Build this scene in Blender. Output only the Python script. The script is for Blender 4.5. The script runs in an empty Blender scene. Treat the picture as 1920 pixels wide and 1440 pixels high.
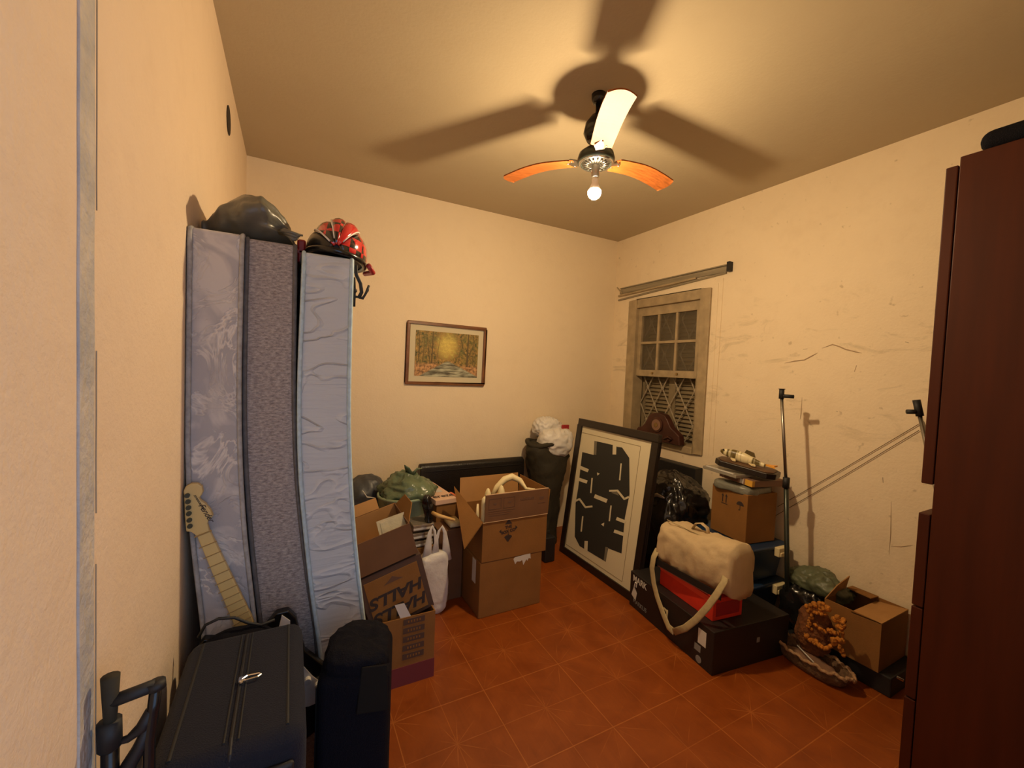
import bpy, bmesh, math, random
from mathutils import Vector, Matrix, noise
import numpy as np
random.seed(7)
SC = bpy.context.scene
COL = SC.collection

# ------------------------------------------------------------------ camera, world, exposure
CAM_Z = 1.45
YAW, PIT, ROL, FPX = math.radians(28.00607), math.radians(-2.23168), math.radians(2.33363), 781.55
def cam_axes():
    cy, sy, cp, sp, cr, sr = math.cos(YAW), math.sin(YAW), math.cos(PIT), math.sin(PIT), math.cos(ROL), math.sin(ROL)
    f = Vector((sy*cp, cy*cp, sp)); r = Vector((cy, -sy, 0)); u = r.cross(f)
    return cr*r + sr*u, -sr*r + cr*u, f
CR, CU, CF = cam_axes()
cd = bpy.data.cameras.new('camera'); cam = bpy.data.objects.new('camera', cd); COL.objects.link(cam)
cd.sensor_width = 36.0; cd.lens = 36.0*FPX/1920.0; cd.clip_start = 0.02
m = Matrix((CR, CU, -CF)).transposed().to_4x4(); m.translation = (0, 0, CAM_Z); cam.matrix_world = m
SC.camera = cam
SC.view_settings.view_transform = 'Standard'; SC.view_settings.look = 'None'
SC.view_settings.gamma = 1.0; SC.view_settings.exposure = 0.0
w = bpy.data.worlds.new('world'); SC.world = w; w.use_nodes = True
w.node_tree.nodes['Background'].inputs[0].default_value = (0.46, 0.66, 1.0, 1)   # dim daylight in the corridor behind the doorway
w.node_tree.nodes['Background'].inputs[1].default_value = 1.75
BULB_POWER = 2050.0
BULB_COLOR = (1.0, 0.73, 0.41)

# survey of the photograph: a measured point on the plane  axis == value  (world metres)
def at(px, py, ax, val):
    d = CR*((px-960)/FPX) - CU*((py-720)/FPX) + CF
    if ax == 2: val -= CAM_Z
    P = d*(val/d[ax]); P.z += CAM_Z
    return P

# ------------------------------------------------------------------ materials
def mat(name, col, rough=0.7, metal=0.0, noise_amt=0.0, noise_scale=20.0, bump=0.0, bump_scale=60.0, col2=None,
        spec=0.5, sheen=0.0, emit=None, estr=0.0, alpha=1.0, trans=0.0, detail=4.0, stretch=None, coat=0.0):
    mt = bpy.data.materials.new(name); mt.use_nodes = True
    nt = mt.node_tree; b = nt.nodes['Principled BSDF']
    b.inputs['Base Color'].default_value = (*col, 1); b.inputs['Roughness'].default_value = rough
    b.inputs['Metallic'].default_value = metal; b.inputs['Specular IOR Level'].default_value = spec
    b.inputs['Sheen Weight'].default_value = sheen; b.inputs['Coat Weight'].default_value = coat
    b.inputs['Alpha'].default_value = alpha; b.inputs['Transmission Weight'].default_value = trans
    if emit:
        b.inputs['Emission Color'].default_value = (*emit, 1); b.inputs['Emission Strength'].default_value = estr
    if noise_amt > 0 or bump > 0 or col2:
        tc = nt.nodes.new('ShaderNodeTexCoord'); mp = nt.nodes.new('ShaderNodeMapping')
        nt.links.new(tc.outputs['Object'], mp.inputs[0])
        if stretch: mp.inputs['Scale'].default_value = stretch
    if noise_amt > 0 or col2:
        n = nt.nodes.new('ShaderNodeTexNoise'); n.inputs['Scale'].default_value = noise_scale; n.inputs['Detail'].default_value = detail
        nt.links.new(mp.outputs[0], n.inputs['Vector'])
        r = nt.nodes.new('ShaderNodeValToRGB'); c2 = col2 or tuple(c*(1-noise_amt) for c in col)
        r.color_ramp.elements[0].position = 0.35; r.color_ramp.elements[1].position = 0.65
        r.color_ramp.elements[0].color = (*c2, 1); r.color_ramp.elements[1].color = (*col, 1)
        nt.links.new(n.outputs['Fac'], r.inputs[0]); nt.links.new(r.outputs[0], b.inputs['Base Color'])
    if bump > 0:
        n2 = nt.nodes.new('ShaderNodeTexNoise'); n2.inputs['Scale'].default_value = bump_scale; n2.inputs['Detail'].default_value = 3
        nt.links.new(mp.outputs[0], n2.inputs['Vector'])
        bp = nt.nodes.new('ShaderNodeBump'); bp.inputs['Strength'].default_value = bump; bp.inputs['Distance'].default_value = 0.01
        nt.links.new(n2.outputs['Fac'], bp.inputs['Height']); nt.links.new(bp.outputs[0], b.inputs['Normal'])
    return mt

class NG:
    """small helper to write node maths"""
    def __init__(s, mt): s.nt = mt.node_tree; s.b = s.nt.nodes['Principled BSDF']
    def m(s, op, a, b=None, c=None):
        n = s.nt.nodes.new('ShaderNodeMath'); n.operation = op
        for i, v in enumerate((a, b, c)):
            if v is None: continue
            if isinstance(v, (int, float)): n.inputs[i].default_value = v
            else: s.nt.links.new(v, n.inputs[i])
        return n.outputs[0]
    def mix(s, f, a, b):
        n = s.nt.nodes.new('ShaderNodeMix'); n.data_type = 'RGBA'
        for i, v in ((0, f), (6, a), (7, b)):
            if isinstance(v, (int, float)): n.inputs[i].default_value = v
            elif isinstance(v, tuple): n.inputs[i].default_value = (*v, 1)
            else: s.nt.links.new(v, n.inputs[i])
        return n.outputs[2]
    def obj(s):
        t = s.nt.nodes.new('ShaderNodeTexCoord'); x = s.nt.nodes.new('ShaderNodeSeparateXYZ')
        s.nt.links.new(t.outputs['Object'], x.inputs[0]); return t.outputs['Object'], x.outputs[0], x.outputs[1], x.outputs[2]
    def noise(s, vec, scale, detail=4, rough=0.5, dist=0.0):
        n = s.nt.nodes.new('ShaderNodeTexNoise'); n.inputs['Scale'].default_value = scale; n.inputs['Detail'].default_value = detail
        n.inputs['Roughness'].default_value = rough; n.inputs['Distortion'].default_value = dist
        s.nt.links.new(vec, n.inputs['Vector']); return n.outputs['Fac']
    def scale(s, vec, sc, loc=(0, 0, 0), rot=(0, 0, 0)):
        n = s.nt.nodes.new('ShaderNodeMapping'); n.inputs['Scale'].default_value = sc; n.inputs['Location'].default_value = loc
        n.inputs['Rotation'].default_value = rot
        s.nt.links.new(vec, n.inputs[0]); return n.outputs[0]
    def ramp(s, f, lo, hi):
        n = s.nt.nodes.new('ShaderNodeMapRange'); n.inputs[1].default_value = lo; n.inputs[2].default_value = hi
        s.nt.links.new(f, n.inputs[0]); return n.outputs[0]
    def bump(s, h, strength, dist=0.01):
        n = s.nt.nodes.new('ShaderNodeBump'); n.inputs['Strength'].default_value = strength; n.inputs['Distance'].default_value = dist
        s.nt.links.new(h, n.inputs['Height']); s.nt.links.new(n.outputs[0], s.b.inputs['Normal'])
    def color(s, c): s.nt.links.new(c, s.b.inputs['Base Color'])

def wall_material(name, col, dirt=0.12, patch=0.0, bumps=0.35):
    mt = mat(name, col, rough=0.75, spec=0.25); g = NG(mt); v, x, y, z = g.obj()
    n1 = g.ramp(g.noise(v, 1.3, 5, 0.6, 0.4), 0.35, 0.7)
    n2 = g.ramp(g.noise(v, 9.0, 6, 0.65), 0.5, 0.8)
    c = g.mix(g.m('MULTIPLY', n1, dirt), col, (col[0]*0.72, col[1]*0.66, col[2]*0.6))
    c = g.mix(g.m('MULTIPLY', n2, dirt*1.2), c, (col[0]*0.7, col[1]*0.62, col[2]*0.55))
    if patch:
        pz = g.m('MULTIPLY', g.ramp(g.noise(g.scale(v, (1, 1.2, 3.2)), 3.0, 6, 0.7, 0.8), 0.56, 0.66), patch)
        band = g.m('MULTIPLY', g.ramp(z, 0.9, 1.35), g.ramp(z, 2.1, 1.75))
        c = g.mix(g.m('MULTIPLY', pz, band), c, (col[0]*0.62, col[1]*0.60, col[2]*0.55))
        spots = g.ramp(g.noise(v, 26.0, 2, 0.5), 0.70, 0.78)
        c = g.mix(g.m('MULTIPLY', spots, 0.45), c, (col[0]*0.45, col[1]*0.4, col[2]*0.3))
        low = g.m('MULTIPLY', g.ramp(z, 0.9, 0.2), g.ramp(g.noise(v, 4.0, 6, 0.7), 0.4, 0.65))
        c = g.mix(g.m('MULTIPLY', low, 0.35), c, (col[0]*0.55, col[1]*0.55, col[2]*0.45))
    g.color(c)
    g.bump(g.m('ADD', g.noise(v, 70, 4, 0.6), g.m('MULTIPLY', g.noise(v, 8, 3), 2.0)), bumps, 0.004)
    return mt

WALLC = (0.84, 0.70, 0.50)
M = {}
M['wall'] = wall_material('wall paint', WALLC, 0.10)
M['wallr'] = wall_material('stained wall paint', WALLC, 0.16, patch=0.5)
M['walll'] = wall_material('left wall paint', (0.84, 0.67, 0.49), 0.14, bumps=0.6)
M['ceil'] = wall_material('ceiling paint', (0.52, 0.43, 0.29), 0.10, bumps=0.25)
M['plaster'] = mat('bare grey plaster', (0.44, 0.43, 0.42), 0.9, noise_amt=0.3, noise_scale=14, bump=0.6, bump_scale=70, col2=(0.62, 0.56, 0.48))
M['crack'] = mat('crack shadow', (0.34, 0.27, 0.19), 0.95)
M['card'] = mat('cardboard', (0.27, 0.125, 0.036), 0.85, noise_amt=0.12, noise_scale=7, spec=0.2, bump=0.08, bump_scale=120)
M['cardin'] = mat('cardboard inside', (0.42, 0.22, 0.08), 0.85, noise_amt=0.1, noise_scale=9, spec=0.2)
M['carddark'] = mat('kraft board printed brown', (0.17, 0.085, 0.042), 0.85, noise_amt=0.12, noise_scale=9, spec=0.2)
M['cardedge'] = mat('cardboard cut edge', (0.66, 0.45, 0.26), 0.85)
M['cardprint'] = mat('dark brown printed board', (.085, .045, .03), .8)
M['ink'] = mat('dark ink', (0.035, 0.022, 0.02), 0.7)
M['ink2'] = mat('brown ink', (0.12, 0.06, 0.035), 0.8)
M['maroon'] = mat('maroon band', (0.16, 0.025, 0.03), 0.7)
M['black'] = mat('black', (0.012, 0.011, 0.012), 0.55, noise_amt=0.3, noise_scale=12)
M['blackfab'] = mat('black fabric', (0.005, 0.005, 0.009), 0.85, spec=0.15, bump=0.5, bump_scale=300, sheen=0.0)
M['navyfab'] = mat('dark navy fabric', (0.009, 0.010, 0.018), 0.8, spec=0.25, bump=0.4, bump_scale=350, sheen=0.05)
M['blackgloss'] = mat('black gloss', (0.01, 0.009, 0.009), 0.22)
M['blackbox'] = mat('black printed carton', (0.014, 0.011, 0.011), 0.5, noise_amt=0.3, noise_scale=6)
M['leather'] = mat('black leatherette', (0.010, 0.008, 0.007), 0.38, bump=0.25, bump_scale=120)
M['rubber'] = mat('black rubber', (0.012, 0.012, 0.012), 0.6)
M['chrome'] = mat('chrome', (0.8, 0.8, 0.8), 0.2, 1.0)
M['steel'] = mat('brushed steel', (0.35, 0.33, 0.30), 0.35, 1.0)
M['white'] = mat('white', (0.75, 0.72, 0.66), 0.6)
M['whitelab'] = mat('white label', (0.62, 0.60, 0.56), 0.6)
M['whiteplas'] = mat('white plastic bag', (0.72, 0.69, 0.64), 0.42, noise_amt=0.1, noise_scale=20, bump=0.5, bump_scale=25)
M['trash'] = mat('black garbage bag', (0.012, 0.011, 0.011), 0.22, bump=0.9, bump_scale=14, spec=0.6)
M['olive'] = mat('grey green garbage bag', (0.13, 0.125, 0.095), 0.34, noise_amt=0.25, noise_scale=8, bump=0.7, bump_scale=14)
M['slate'] = mat('slate blue bag', (0.065, 0.070, 0.078), 0.42, noise_amt=0.25, noise_scale=8, bump=0.6, bump_scale=16)
M['darkcloth'] = mat('dark green brown cloth', (0.032, 0.025, 0.012), 0.8, noise_amt=0.3, noise_scale=6, bump=0.8, bump_scale=14)
M['mint'] = mat('mint plastic', (0.27, 0.34, 0.22), 0.5, noise_amt=0.08, noise_scale=5)
M['greenbag'] = mat('green plastic bag', (0.15, 0.20, 0.115), 0.26, noise_amt=0.35, noise_scale=9, bump=0.9, bump_scale=18)
M['greenbag2'] = mat('dull green bag', (0.13, 0.15, 0.085), 0.45, noise_amt=0.4, noise_scale=10, bump=0.9, bump_scale=18)
M['pink'] = mat('pink red bag', (0.50, 0.08, 0.075), 0.4, noise_amt=0.3, noise_scale=12, bump=0.7, bump_scale=18)
M['red'] = mat('red card', (0.66, 0.035, 0.015), 0.5, noise_amt=0.1, noise_scale=14)
M['redgloss'] = mat('glossy red', (0.60, 0.02, 0.02), 0.2, coat=0.5)
M['reddark'] = mat('dull red plastic', (0.33, 0.02, 0.025), 0.35)
M['canvas'] = mat('cream canvas', (0.54, 0.41, 0.245), 0.9, noise_amt=0.12, noise_scale=8, bump=0.5, bump_scale=16, spec=0.2)
M['canvas2'] = mat('webbing', (0.46, 0.37, 0.20), 0.9, noise_amt=0.15, noise_scale=50)
M['bin'] = mat('dark blue plastic', (0.014, 0.036, 0.085), 0.35, noise_amt=0.2, noise_scale=5)
M['cream'] = mat('cream plastic', (0.78, 0.66, 0.38), 0.45)
M['tan'] = mat('turned light wood', (0.60, 0.38, 0.14), 0.5)
M['frameblk'] = mat('black brown frame wood', (0.016, 0.010, 0.007), 0.35)
M['mahog'] = mat('dark mahogany', (0.062, 0.012, 0.003), 0.5, spec=0.25, noise_amt=0.25, noise_scale=3, stretch=(8, 8, 0.6))
M['board'] = mat('cream mat board', (0.62, 0.55, 0.38), 0.8)
M['artblk'] = mat('charcoal print', (0.022, 0.021, 0.018), 0.7)
M['artgrey'] = mat('grey print', (0.16, 0.14, 0.10), 0.8)
M['artline'] = mat('thin inset line', (0.30, 0.24, 0.14), 0.8)
M['winpaint'] = mat('aged beige window paint', (0.42, 0.32, 0.19), 0.6, noise_amt=0.22, noise_scale=14, bump=0.3, bump_scale=40)
M['shutter'] = mat('grey shutter', (0.26, 0.20, 0.115), 0.7, noise_amt=0.25, noise_scale=10)
M['grille'] = mat('painted iron grille', (0.40, 0.33, 0.23), 0.6, noise_amt=0.3, noise_scale=30)
M['holeshade'] = mat('painted hole shade', (0.03, 0.02, 0.012), 0.9)  # near-black colour standing in for the shade inside the wall hole
M['clockwood'] = mat('carved dark wood', (0.070, 0.022, 0.014), 0.4, noise_amt=0.35, noise_scale=12)
M['brass'] = mat('dull brass', (0.35, 0.24, 0.10), 0.4, 0.8)
M['alu'] = mat('dirty aluminium', (0.36, 0.31, 0.22), 0.45, 0.3, noise_amt=0.3, noise_scale=16, stretch=(1, 0.2, 4))
M['oak'] = mat('gilt brown frame', (0.22, 0.085, 0.03), 0.35, noise_amt=0.35, noise_scale=10)
M['bladew'] = mat('orange wood blade', (0.36, 0.105, 0.022), 0.55, noise_amt=0.35, noise_scale=14, stretch=(1, 8, 8), spec=0.25)
M['darkmetal'] = mat('dark fan metal', (0.05, 0.06, 0.05), 0.3, 0.6)
M['orangec'] = mat('orange crochet wool', (0.55, 0.20, 0.02), 0.9, noise_amt=0.4, noise_scale=40, bump=1.0, bump_scale=80)
M['brownc'] = mat('brown crochet wool', (0.20, 0.065, 0.015), 0.9, noise_amt=0.4, noise_scale=40, bump=1.0, bump_scale=80)
M['wicker'] = mat('wicker', (0.17, 0.09, 0.042), 0.8, noise_amt=0.4, noise_scale=60, bump=1.0, bump_scale=110)
M['lace'] = mat('beige lace trim', (0.42, 0.25, 0.13), 0.85, noise_amt=0.3, noise_scale=60, bump=0.8, bump_scale=90)
M['maple'] = mat('pale maple', (0.66, 0.50, 0.20), 0.38, noise_amt=0.12, noise_scale=6, stretch=(1, 1, 0.3))
M['fret'] = mat('fret', (0.36, 0.25, 0.10), 0.4)
M['foil'] = mat('silvery wrap', (0.32, 0.27, 0.22), 0.25, 0.5, bump=0.8, bump_scale=25)
M['clear'] = mat('cloudy clear plastic', (0.60, 0.55, 0.42), 0.15, bump=0.8, bump_scale=30, alpha=0.55)
M['greyplas'] = mat('grey plastic', (0.22, 0.22, 0.22), 0.5)
M['peach'] = mat('peach packaging', (0.72, 0.48, 0.34), 0.6)
M['orangelab'] = mat('orange red patch', (0.72, 0.18, 0.07), 0.6)
M['yellow'] = mat('yellow print', (0.66, 0.36, 0.05), 0.5)
M['brownpack'] = mat('brown packaging', (0.24, 0.13, 0.08), 0.6)
M['fishskin'] = mat('fish skin', (0.80, 0.70, 0.42), 0.35)
g = NG(M['fishskin']); v, x, y, z = g.obj()
st = g.ramp(g.noise(g.scale(v, (34, 6, 3)), 1.0, 2), 0.46, 0.56)
dk = g.m('MULTIPLY', st, g.ramp(z, 0.012, 0.03))
g.color(g.mix(dk, (0.80, 0.70, 0.42), (0.13, 0.09, 0.02)))
M['fishfin'] = mat('orange fin', (0.85, 0.38, 0.04), 0.4)
M['bulb'] = mat('lit bulb', (1, 1, 1), 0.3, emit=BULB_COLOR, estr=BULB_POWER)

# floor: square ceramic tiles with wood-look radiating pattern
mf = mat('terracotta floor tile', (0.33, 0.085, 0.018), 0.34, spec=0.4); M['floor'] = mf
g = NG(mf); v, x, y, z = g.obj()
def gridline(c, off, per, wd):
    a = g.m('PINGPONG', g.m('SUBTRACT', c, off), per/2)   # 0 at the line
    return g.ramp(a, wd, 0.0)
gl = g.m('MAXIMUM', gridline(x, 1.19-4, .4, .0030), gridline(y, 1.635-4, .4, .0030))
g2 = g.m('MAXIMUM', gridline(x, .99-4, .4, .0020), gridline(y, 1.435-4, .4, .0020))
def stars(ox, oy, count, reach):
    u = g.m('SUBTRACT', g.m('WRAP', g.m('SUBTRACT', x, ox), 0.2, -0.2), 0.0); vv = g.m('WRAP', g.m('SUBTRACT', y, oy), 0.2, -0.2)
    an = g.m('ARCTAN2', vv, u); r = g.m('SQRT', g.m('ADD', g.m('MULTIPLY', u, u), g.m('MULTIPLY', vv, vv)))
    k = 2*math.pi/count
    d = g.m('MULTIPLY', g.m('PINGPONG', an, k/2), r)
    line = g.ramp(d, .0026, 0.0)
    return g.m('MULTIPLY', line, g.ramp(r, reach, reach*0.55))
s1 = stars(1.19, 1.635, 12, .17); s2 = stars(1.39, 1.435, 10, .13)
nb = g.noise(v, 7, 5, 0.6, 0.5); wear = g.ramp(g.noise(v, 5.3, 4), 0.40, 0.62)
sx = g.ramp(g.noise(g.scale(v, (90, 6, 1)), 1.0, 3), 0.5, 0.8)
base = g.mix(g.ramp(nb, 0.3, 0.7), (0.20, 0.040, 0.0035), (0.29, 0.066, 0.006))
base = g.mix(g.m('MULTIPLY', sx, 0.25), base, (0.14, 0.028, 0.003))
lines = g.m('MAXIMUM', g.m('MULTIPLY', gl, 0.8), g.m('MULTIPLY', g2, 0.55))
lines = g.m('MAXIMUM', lines, g.m('MULTIPLY', g.m('MULTIPLY', g.m('MAXIMUM', s1, s2), wear), 0.6))
g.color(g.mix(g.m('MULTIPLY', lines, 0.55), base, (0.62, 0.22, 0.05)))
rr = g.m('ADD', g.m('MULTIPLY', nb, 0.25), 0.30); g.nt.links.new(rr, g.b.inputs['Roughness'])
g.bump(g.m('MULTIPLY', lines, -1.0), 0.25, 0.002)

# mattress fabrics
def quilt(name, c1, c2, kind):
    mt = mat(name, c1, 0.85, spec=0.25, sheen=0.15); g = NG(mt); v, x, y, z = g.obj()
    if kind == 'floral':
        n = g.noise(g.scale(v, (1, 1, 0.8)), 8, 4, 0.6, 1.6)
        rid = g.ramp(g.m('ABSOLUTE', g.m('SUBTRACT', n, 0.5)), 0.0, 0.045)
        n2 = g.noise(v, 7, 3, 0.5, 1.0)
        f = g.m('MAXIMUM', g.m('MULTIPLY', g.m('SUBTRACT', 1.0, rid), g.ramp(g.noise(v, 4, 2), 0.4, 0.55)), g.m('MULTIPLY', g.ramp(n2, 0.5, 0.6), 0.55))
        g.color(g.mix(f, c1, c2)); g.bump(g.m('ADD', rid, g.noise(v, 30, 4)), 0.45, 0.006)
    elif kind == 'heather':
        n = g.noise(g.scale(v, (70, 70, 190)), 1.0, 5, 0.75)
        g.color(g.mix(g.ramp(n, 0.35, 0.65), c1, c2)); g.bump(g.noise(g.scale(v, (16, 16, 90)), 1.0, 4), 0.7, 0.006)
    else:
        n = g.noise(g.scale(v, (5, 5, 11)), 1.0, 2, 0.5, 0.7)
        rid = g.ramp(g.m('ABSOLUTE', g.m('SUBTRACT', n, 0.5)), 0.0, 0.05)
        w2 = g.m('MULTIPLY', g.noise(g.scale(v, (5, 5, 42)), 1.0, 3, 0.5, 0.5), g.ramp(g.noise(v, 2.5, 2), 0.35, 0.65))
        g.color(g.mix(g.m('MULTIPLY', g.m('SUBTRACT', 1.0, rid), 0.5), c1, c2)); g.bump(g.m('ADD', g.m('MULTIPLY', rid, -0.6), w2), 0.9, 0.010)
    return mt
M['mfloral'] = quilt('grey floral ticking', (0.42, 0.41, 0.42), (0.74, 0.70, 0.64), 'floral')
M['mheather'] = quilt('brown grey heathered ticking', (0.17, 0.15, 0.15), (0.50, 0.45, 0.42), 'heather')
M['mpale'] = quilt('pale blue grey quilting', (0.56, 0.60, 0.62), (0.72, 0.75, 0.75), 'quilt')
M['piping1'] = mat('grey piping', (0.42, 0.42, 0.41), 0.8, noise_amt=0.3, noise_scale=60)
M['piping2'] = mat('taupe piping', (0.15, 0.14, 0.135), 0.8, noise_amt=0.3, noise_scale=60)
M['piping3'] = mat('pale blue piping', (0.50, 0.66, 0.74), 0.7, noise_amt=0.2, noise_scale=60)
# helmet checks
mh = mat('red and black check shell', (0.6, 0.02, 0.02), 0.15, coat=0.6); M['check'] = mh
g = NG(mh); ck = g.nt.nodes.new('ShaderNodeTexChecker'); v, x, y, z = g.obj()
g.nt.links.new(v, ck.inputs['Vector']); ck.inputs['Scale'].default_value = 26
ck.inputs['Color1'].default_value = (0.62, 0.03, 0.03, 1); ck.inputs['Color2'].default_value = (0.015, 0.012, 0.012, 1)
g.color(ck.outputs['Color'])
# landscape print
mp_ = mat('autumn woodland print', (0.5, 0.4, 0.1), 0.6); M['scene'] = mp_
g = NG(mp_); v, x, y, z = g.obj()        # local x 0..0.51, z 0..0.35
leaf = g.noise(v, 42, 5, 0.7); big = g.noise(v, 9, 3)
c = g.mix(g.ramp(leaf, 0.35, 0.65), (0.035, 0.05, 0.012), (0.50, 0.29, 0.07))
c = g.mix(g.m('MULTIPLY', g.ramp(big, 0.48, 0.66), 0.5), c, (0.12, 0.15, 0.035))
dx = g.m('DIVIDE', g.m('SUBTRACT', x, 0.25), 0.11); dz = g.m('DIVIDE', g.m('SUBTRACT', z, 0.24), 0.13)
rad = g.m('ADD', g.m('MULTIPLY', dx, dx), g.m('MULTIPLY', dz, dz))
c = g.mix(g.m('MULTIPLY', g.ramp(g.m('ADD', rad, g.m('MULTIPLY', leaf, 2.6)), 2.1, 1.2), 0.9), c, (0.74, 0.58, 0.13))
c = g.mix(g.ramp(g.m('ADD', z, g.m('MULTIPLY', big, 0.10)), 0.165, 0.13), c, g.mix(g.ramp(leaf, 0.4, 0.6), (0.16, 0.08, 0.035), (0.62, 0.34, 0.14)))
riv = g.m('ABSOLUTE', g.m('SUBTRACT', x, g.m('ADD', 0.26, g.m('MULTIPLY', g.m('SUBTRACT', 0.12, z), 0.2))))
rw = g.m('SUBTRACT', riv, g.m('MULTIPLY', g.m('SUBTRACT', 0.125, z), 2.0))
wat = g.mix(g.ramp(g.noise(g.scale(v, (10, 1, 50)), 1.0, 4), 0.4, 0.65), (0.09, 0.08, 0.05), (0.50, 0.50, 0.36))
c = g.mix(g.m('MULTIPLY', g.ramp(rw, 0.01, -0.01), g.ramp(z, 0.13, 0.11)), c, wat)
g.color(c)

# ------------------------------------------------------------------ mesh helpers
class MB:
    def __init__(s): s.v = []; s.f = []; s.mi = []; s.cur = 0
    def add(s, vs, fs):
        o = len(s.v); s.v += [Vector(p) for p in vs]; s.f += [tuple(i+o for i in f) for f in fs]; s.mi += [s.cur]*len(fs); return s
    def box(s, x0, x1, y0, y1, z0, z1, R=None):
        vs = [Vector((x, y, z)) for x in (x0, x1) for y in (y0, y1) for z in (z0, z1)]
        if R: vs = [R @ p for p in vs]
        return s.add(vs, [(0, 1, 3, 2), (4, 6, 7, 5), (0, 4, 5, 1), (2, 3, 7, 6), (0, 2, 6, 4), (1, 5, 7, 3)])
    def slab(s, quad, thick):
        """a board of real thickness from four corners (counter order free)"""
        q = [Vector(p) for p in quad]; n = (q[1]-q[0]).cross(q[3]-q[0]).normalized()*thick
        vs = q + [p+n for p in q]
        return s.add(vs, [(3, 2, 1, 0), (4, 5, 6, 7)] + [(i, (i+1) % 4, 4+(i+1) % 4, 4+i) for i in range(4)])
    def prism(s, pts, off):
        """polygon (3D points) extruded by the vector off"""
        q = [Vector(p) for p in pts]; n = len(q); off = Vector(off)
        return s.add(q + [p+off for p in q], [tuple(range(n))[::-1], tuple(range(n, 2*n))] + [(i, (i+1) % n, n+(i+1) % n, n+i) for i in range(n)])
    def tube(s, pts, r, n=10, cap=True, flat=1.0, up=None):
        pts = [Vector(p) for p in pts]; rs = r if isinstance(r, (list, tuple)) else [r]*len(pts)
        rings = []; prev = None
        for i, p in enumerate(pts):
            t = (pts[min(i+1, len(pts)-1)] - pts[max(i-1, 0)]).normalized()
            if prev is None:
                a = Vector(up) if up else (Vector((0, 0, 1)) if abs(t.z) < .9 else Vector((1, 0, 0)))
                prev = (a - t*a.dot(t)).normalized()
            else: prev = (prev - t*prev.dot(t)).normalized()
            b = t.cross(prev)
            rings.append([p + prev*(math.cos(2*math.pi*k/n)*rs[i]*flat) + b*(math.sin(2*math.pi*k/n)*rs[i]) for k in range(n)])
        vs = [q for rg in rings for q in rg]
        fs = [(i*n+k, i*n+(k+1) % n, (i+1)*n+(k+1) % n, (i+1)*n+k) for i in range(len(pts)-1) for k in range(n)]
        if cap: fs += [tuple(range(n))[::-1], tuple((len(pts)-1)*n+k for k in range(n))]
        return s.add(vs, fs)
    def lathe(s, prof, c=(0, 0, 0), n=28, R=None, cap=True):
        vs = []
        for r, z in prof:
            for k in range(n):
                a = 2*math.pi*k/n; p = Vector((r*math.cos(a), r*math.sin(a), z))
                if R: p = R @ p
                vs.append(p + Vector(c))
        fs = [(i*n+k, i*n+(k+1) % n, (i+1)*n+(k+1) % n, (i+1)*n+k) for i in range(len(prof)-1) for k in range(n)]
        if cap: fs += [tuple(range(n))[::-1], tuple((len(prof)-1)*n+k for k in range(n))]
        return s.add(vs, fs)
    def ell(s, c, r, n=20, m_=12, fn=None):
        vs = []
        for i in range(m_+1):
            th = math.pi*i/m_
            for k in range(n):
                ph = 2*math.pi*k/n; d = Vector((math.sin(th)*math.cos(ph), math.sin(th)*math.sin(ph), math.cos(th)))
                p = Vector((d.x*r[0], d.y*r[1], d.z*r[2]))
                if fn: p = fn(p, d)
                vs.append(p + Vector(c))
        return s.add(vs, [(i*n+k, (i+1)*n+k, (i+1)*n+(k+1) % n, i*n+(k+1) % n) for i in range(m_) for k in range(n)])
    def build(s, name, material, parent=None, smooth=False, bevel=0.0, seg=2, world=False, subsurf=0):
        me = bpy.data.meshes.new(name); vs = s.v
        if parent is not None and world:
            inv = parent.matrix_basis.inverted(); vs = [inv @ p for p in vs]
        me.from_pydata([tuple(p) for p in vs], [], s.f)
        mats = material if isinstance(material, (list, tuple)) else [material]
        for mm in mats: me.materials.append(M[mm] if isinstance(mm, str) else mm)
        me.polygons.foreach_set('material_index', s.mi)
        bm = bmesh.new(); bm.from_mesh(me); bmesh.ops.remove_doubles(bm, verts=bm.verts, dist=1e-6)
        bmesh.ops.recalc_face_normals(bm, faces=bm.faces); bm.to_mesh(me); bm.free()
        if smooth: me.polygons.foreach_set('use_smooth', [True]*len(me.polygons))
        me.update()
        o = bpy.data.objects.new(name, me); COL.objects.link(o)
        if parent is not None: o.parent = parent
        if bevel > 0:
            md = o.modifiers.new('bevel', 'BEVEL'); md.width = bevel; md.segments = seg; md.limit_method = 'ANGLE'; md.angle_limit = math.radians(40)
            if seg > 2: me.polygons.foreach_set('use_smooth', [True]*len(me.polygons)); md.harden_normals = True
        if subsurf:
            md = o.modifiers.new('sub', 'SUBSURF'); md.levels = subsurf; md.render_levels = subsurf
        return o
def tag(o, label, cat, group=None):
    o['label'] = label; o['category'] = cat
    if group: o['group'] = group
    return o
def thing(name, label, cat, loc=(0, 0, 0), rot=(0, 0, 0), group=None):
    o = bpy.data.objects.new(name, None); COL.objects.link(o); o.empty_display_size = 0.05
    o.matrix_basis = Matrix.LocRotScale(Vector(loc), __import__('mathutils').Euler(rot), None)
    return tag(o, label, cat, group)
def struct(o): o['kind'] = 'structure'; return o
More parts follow.
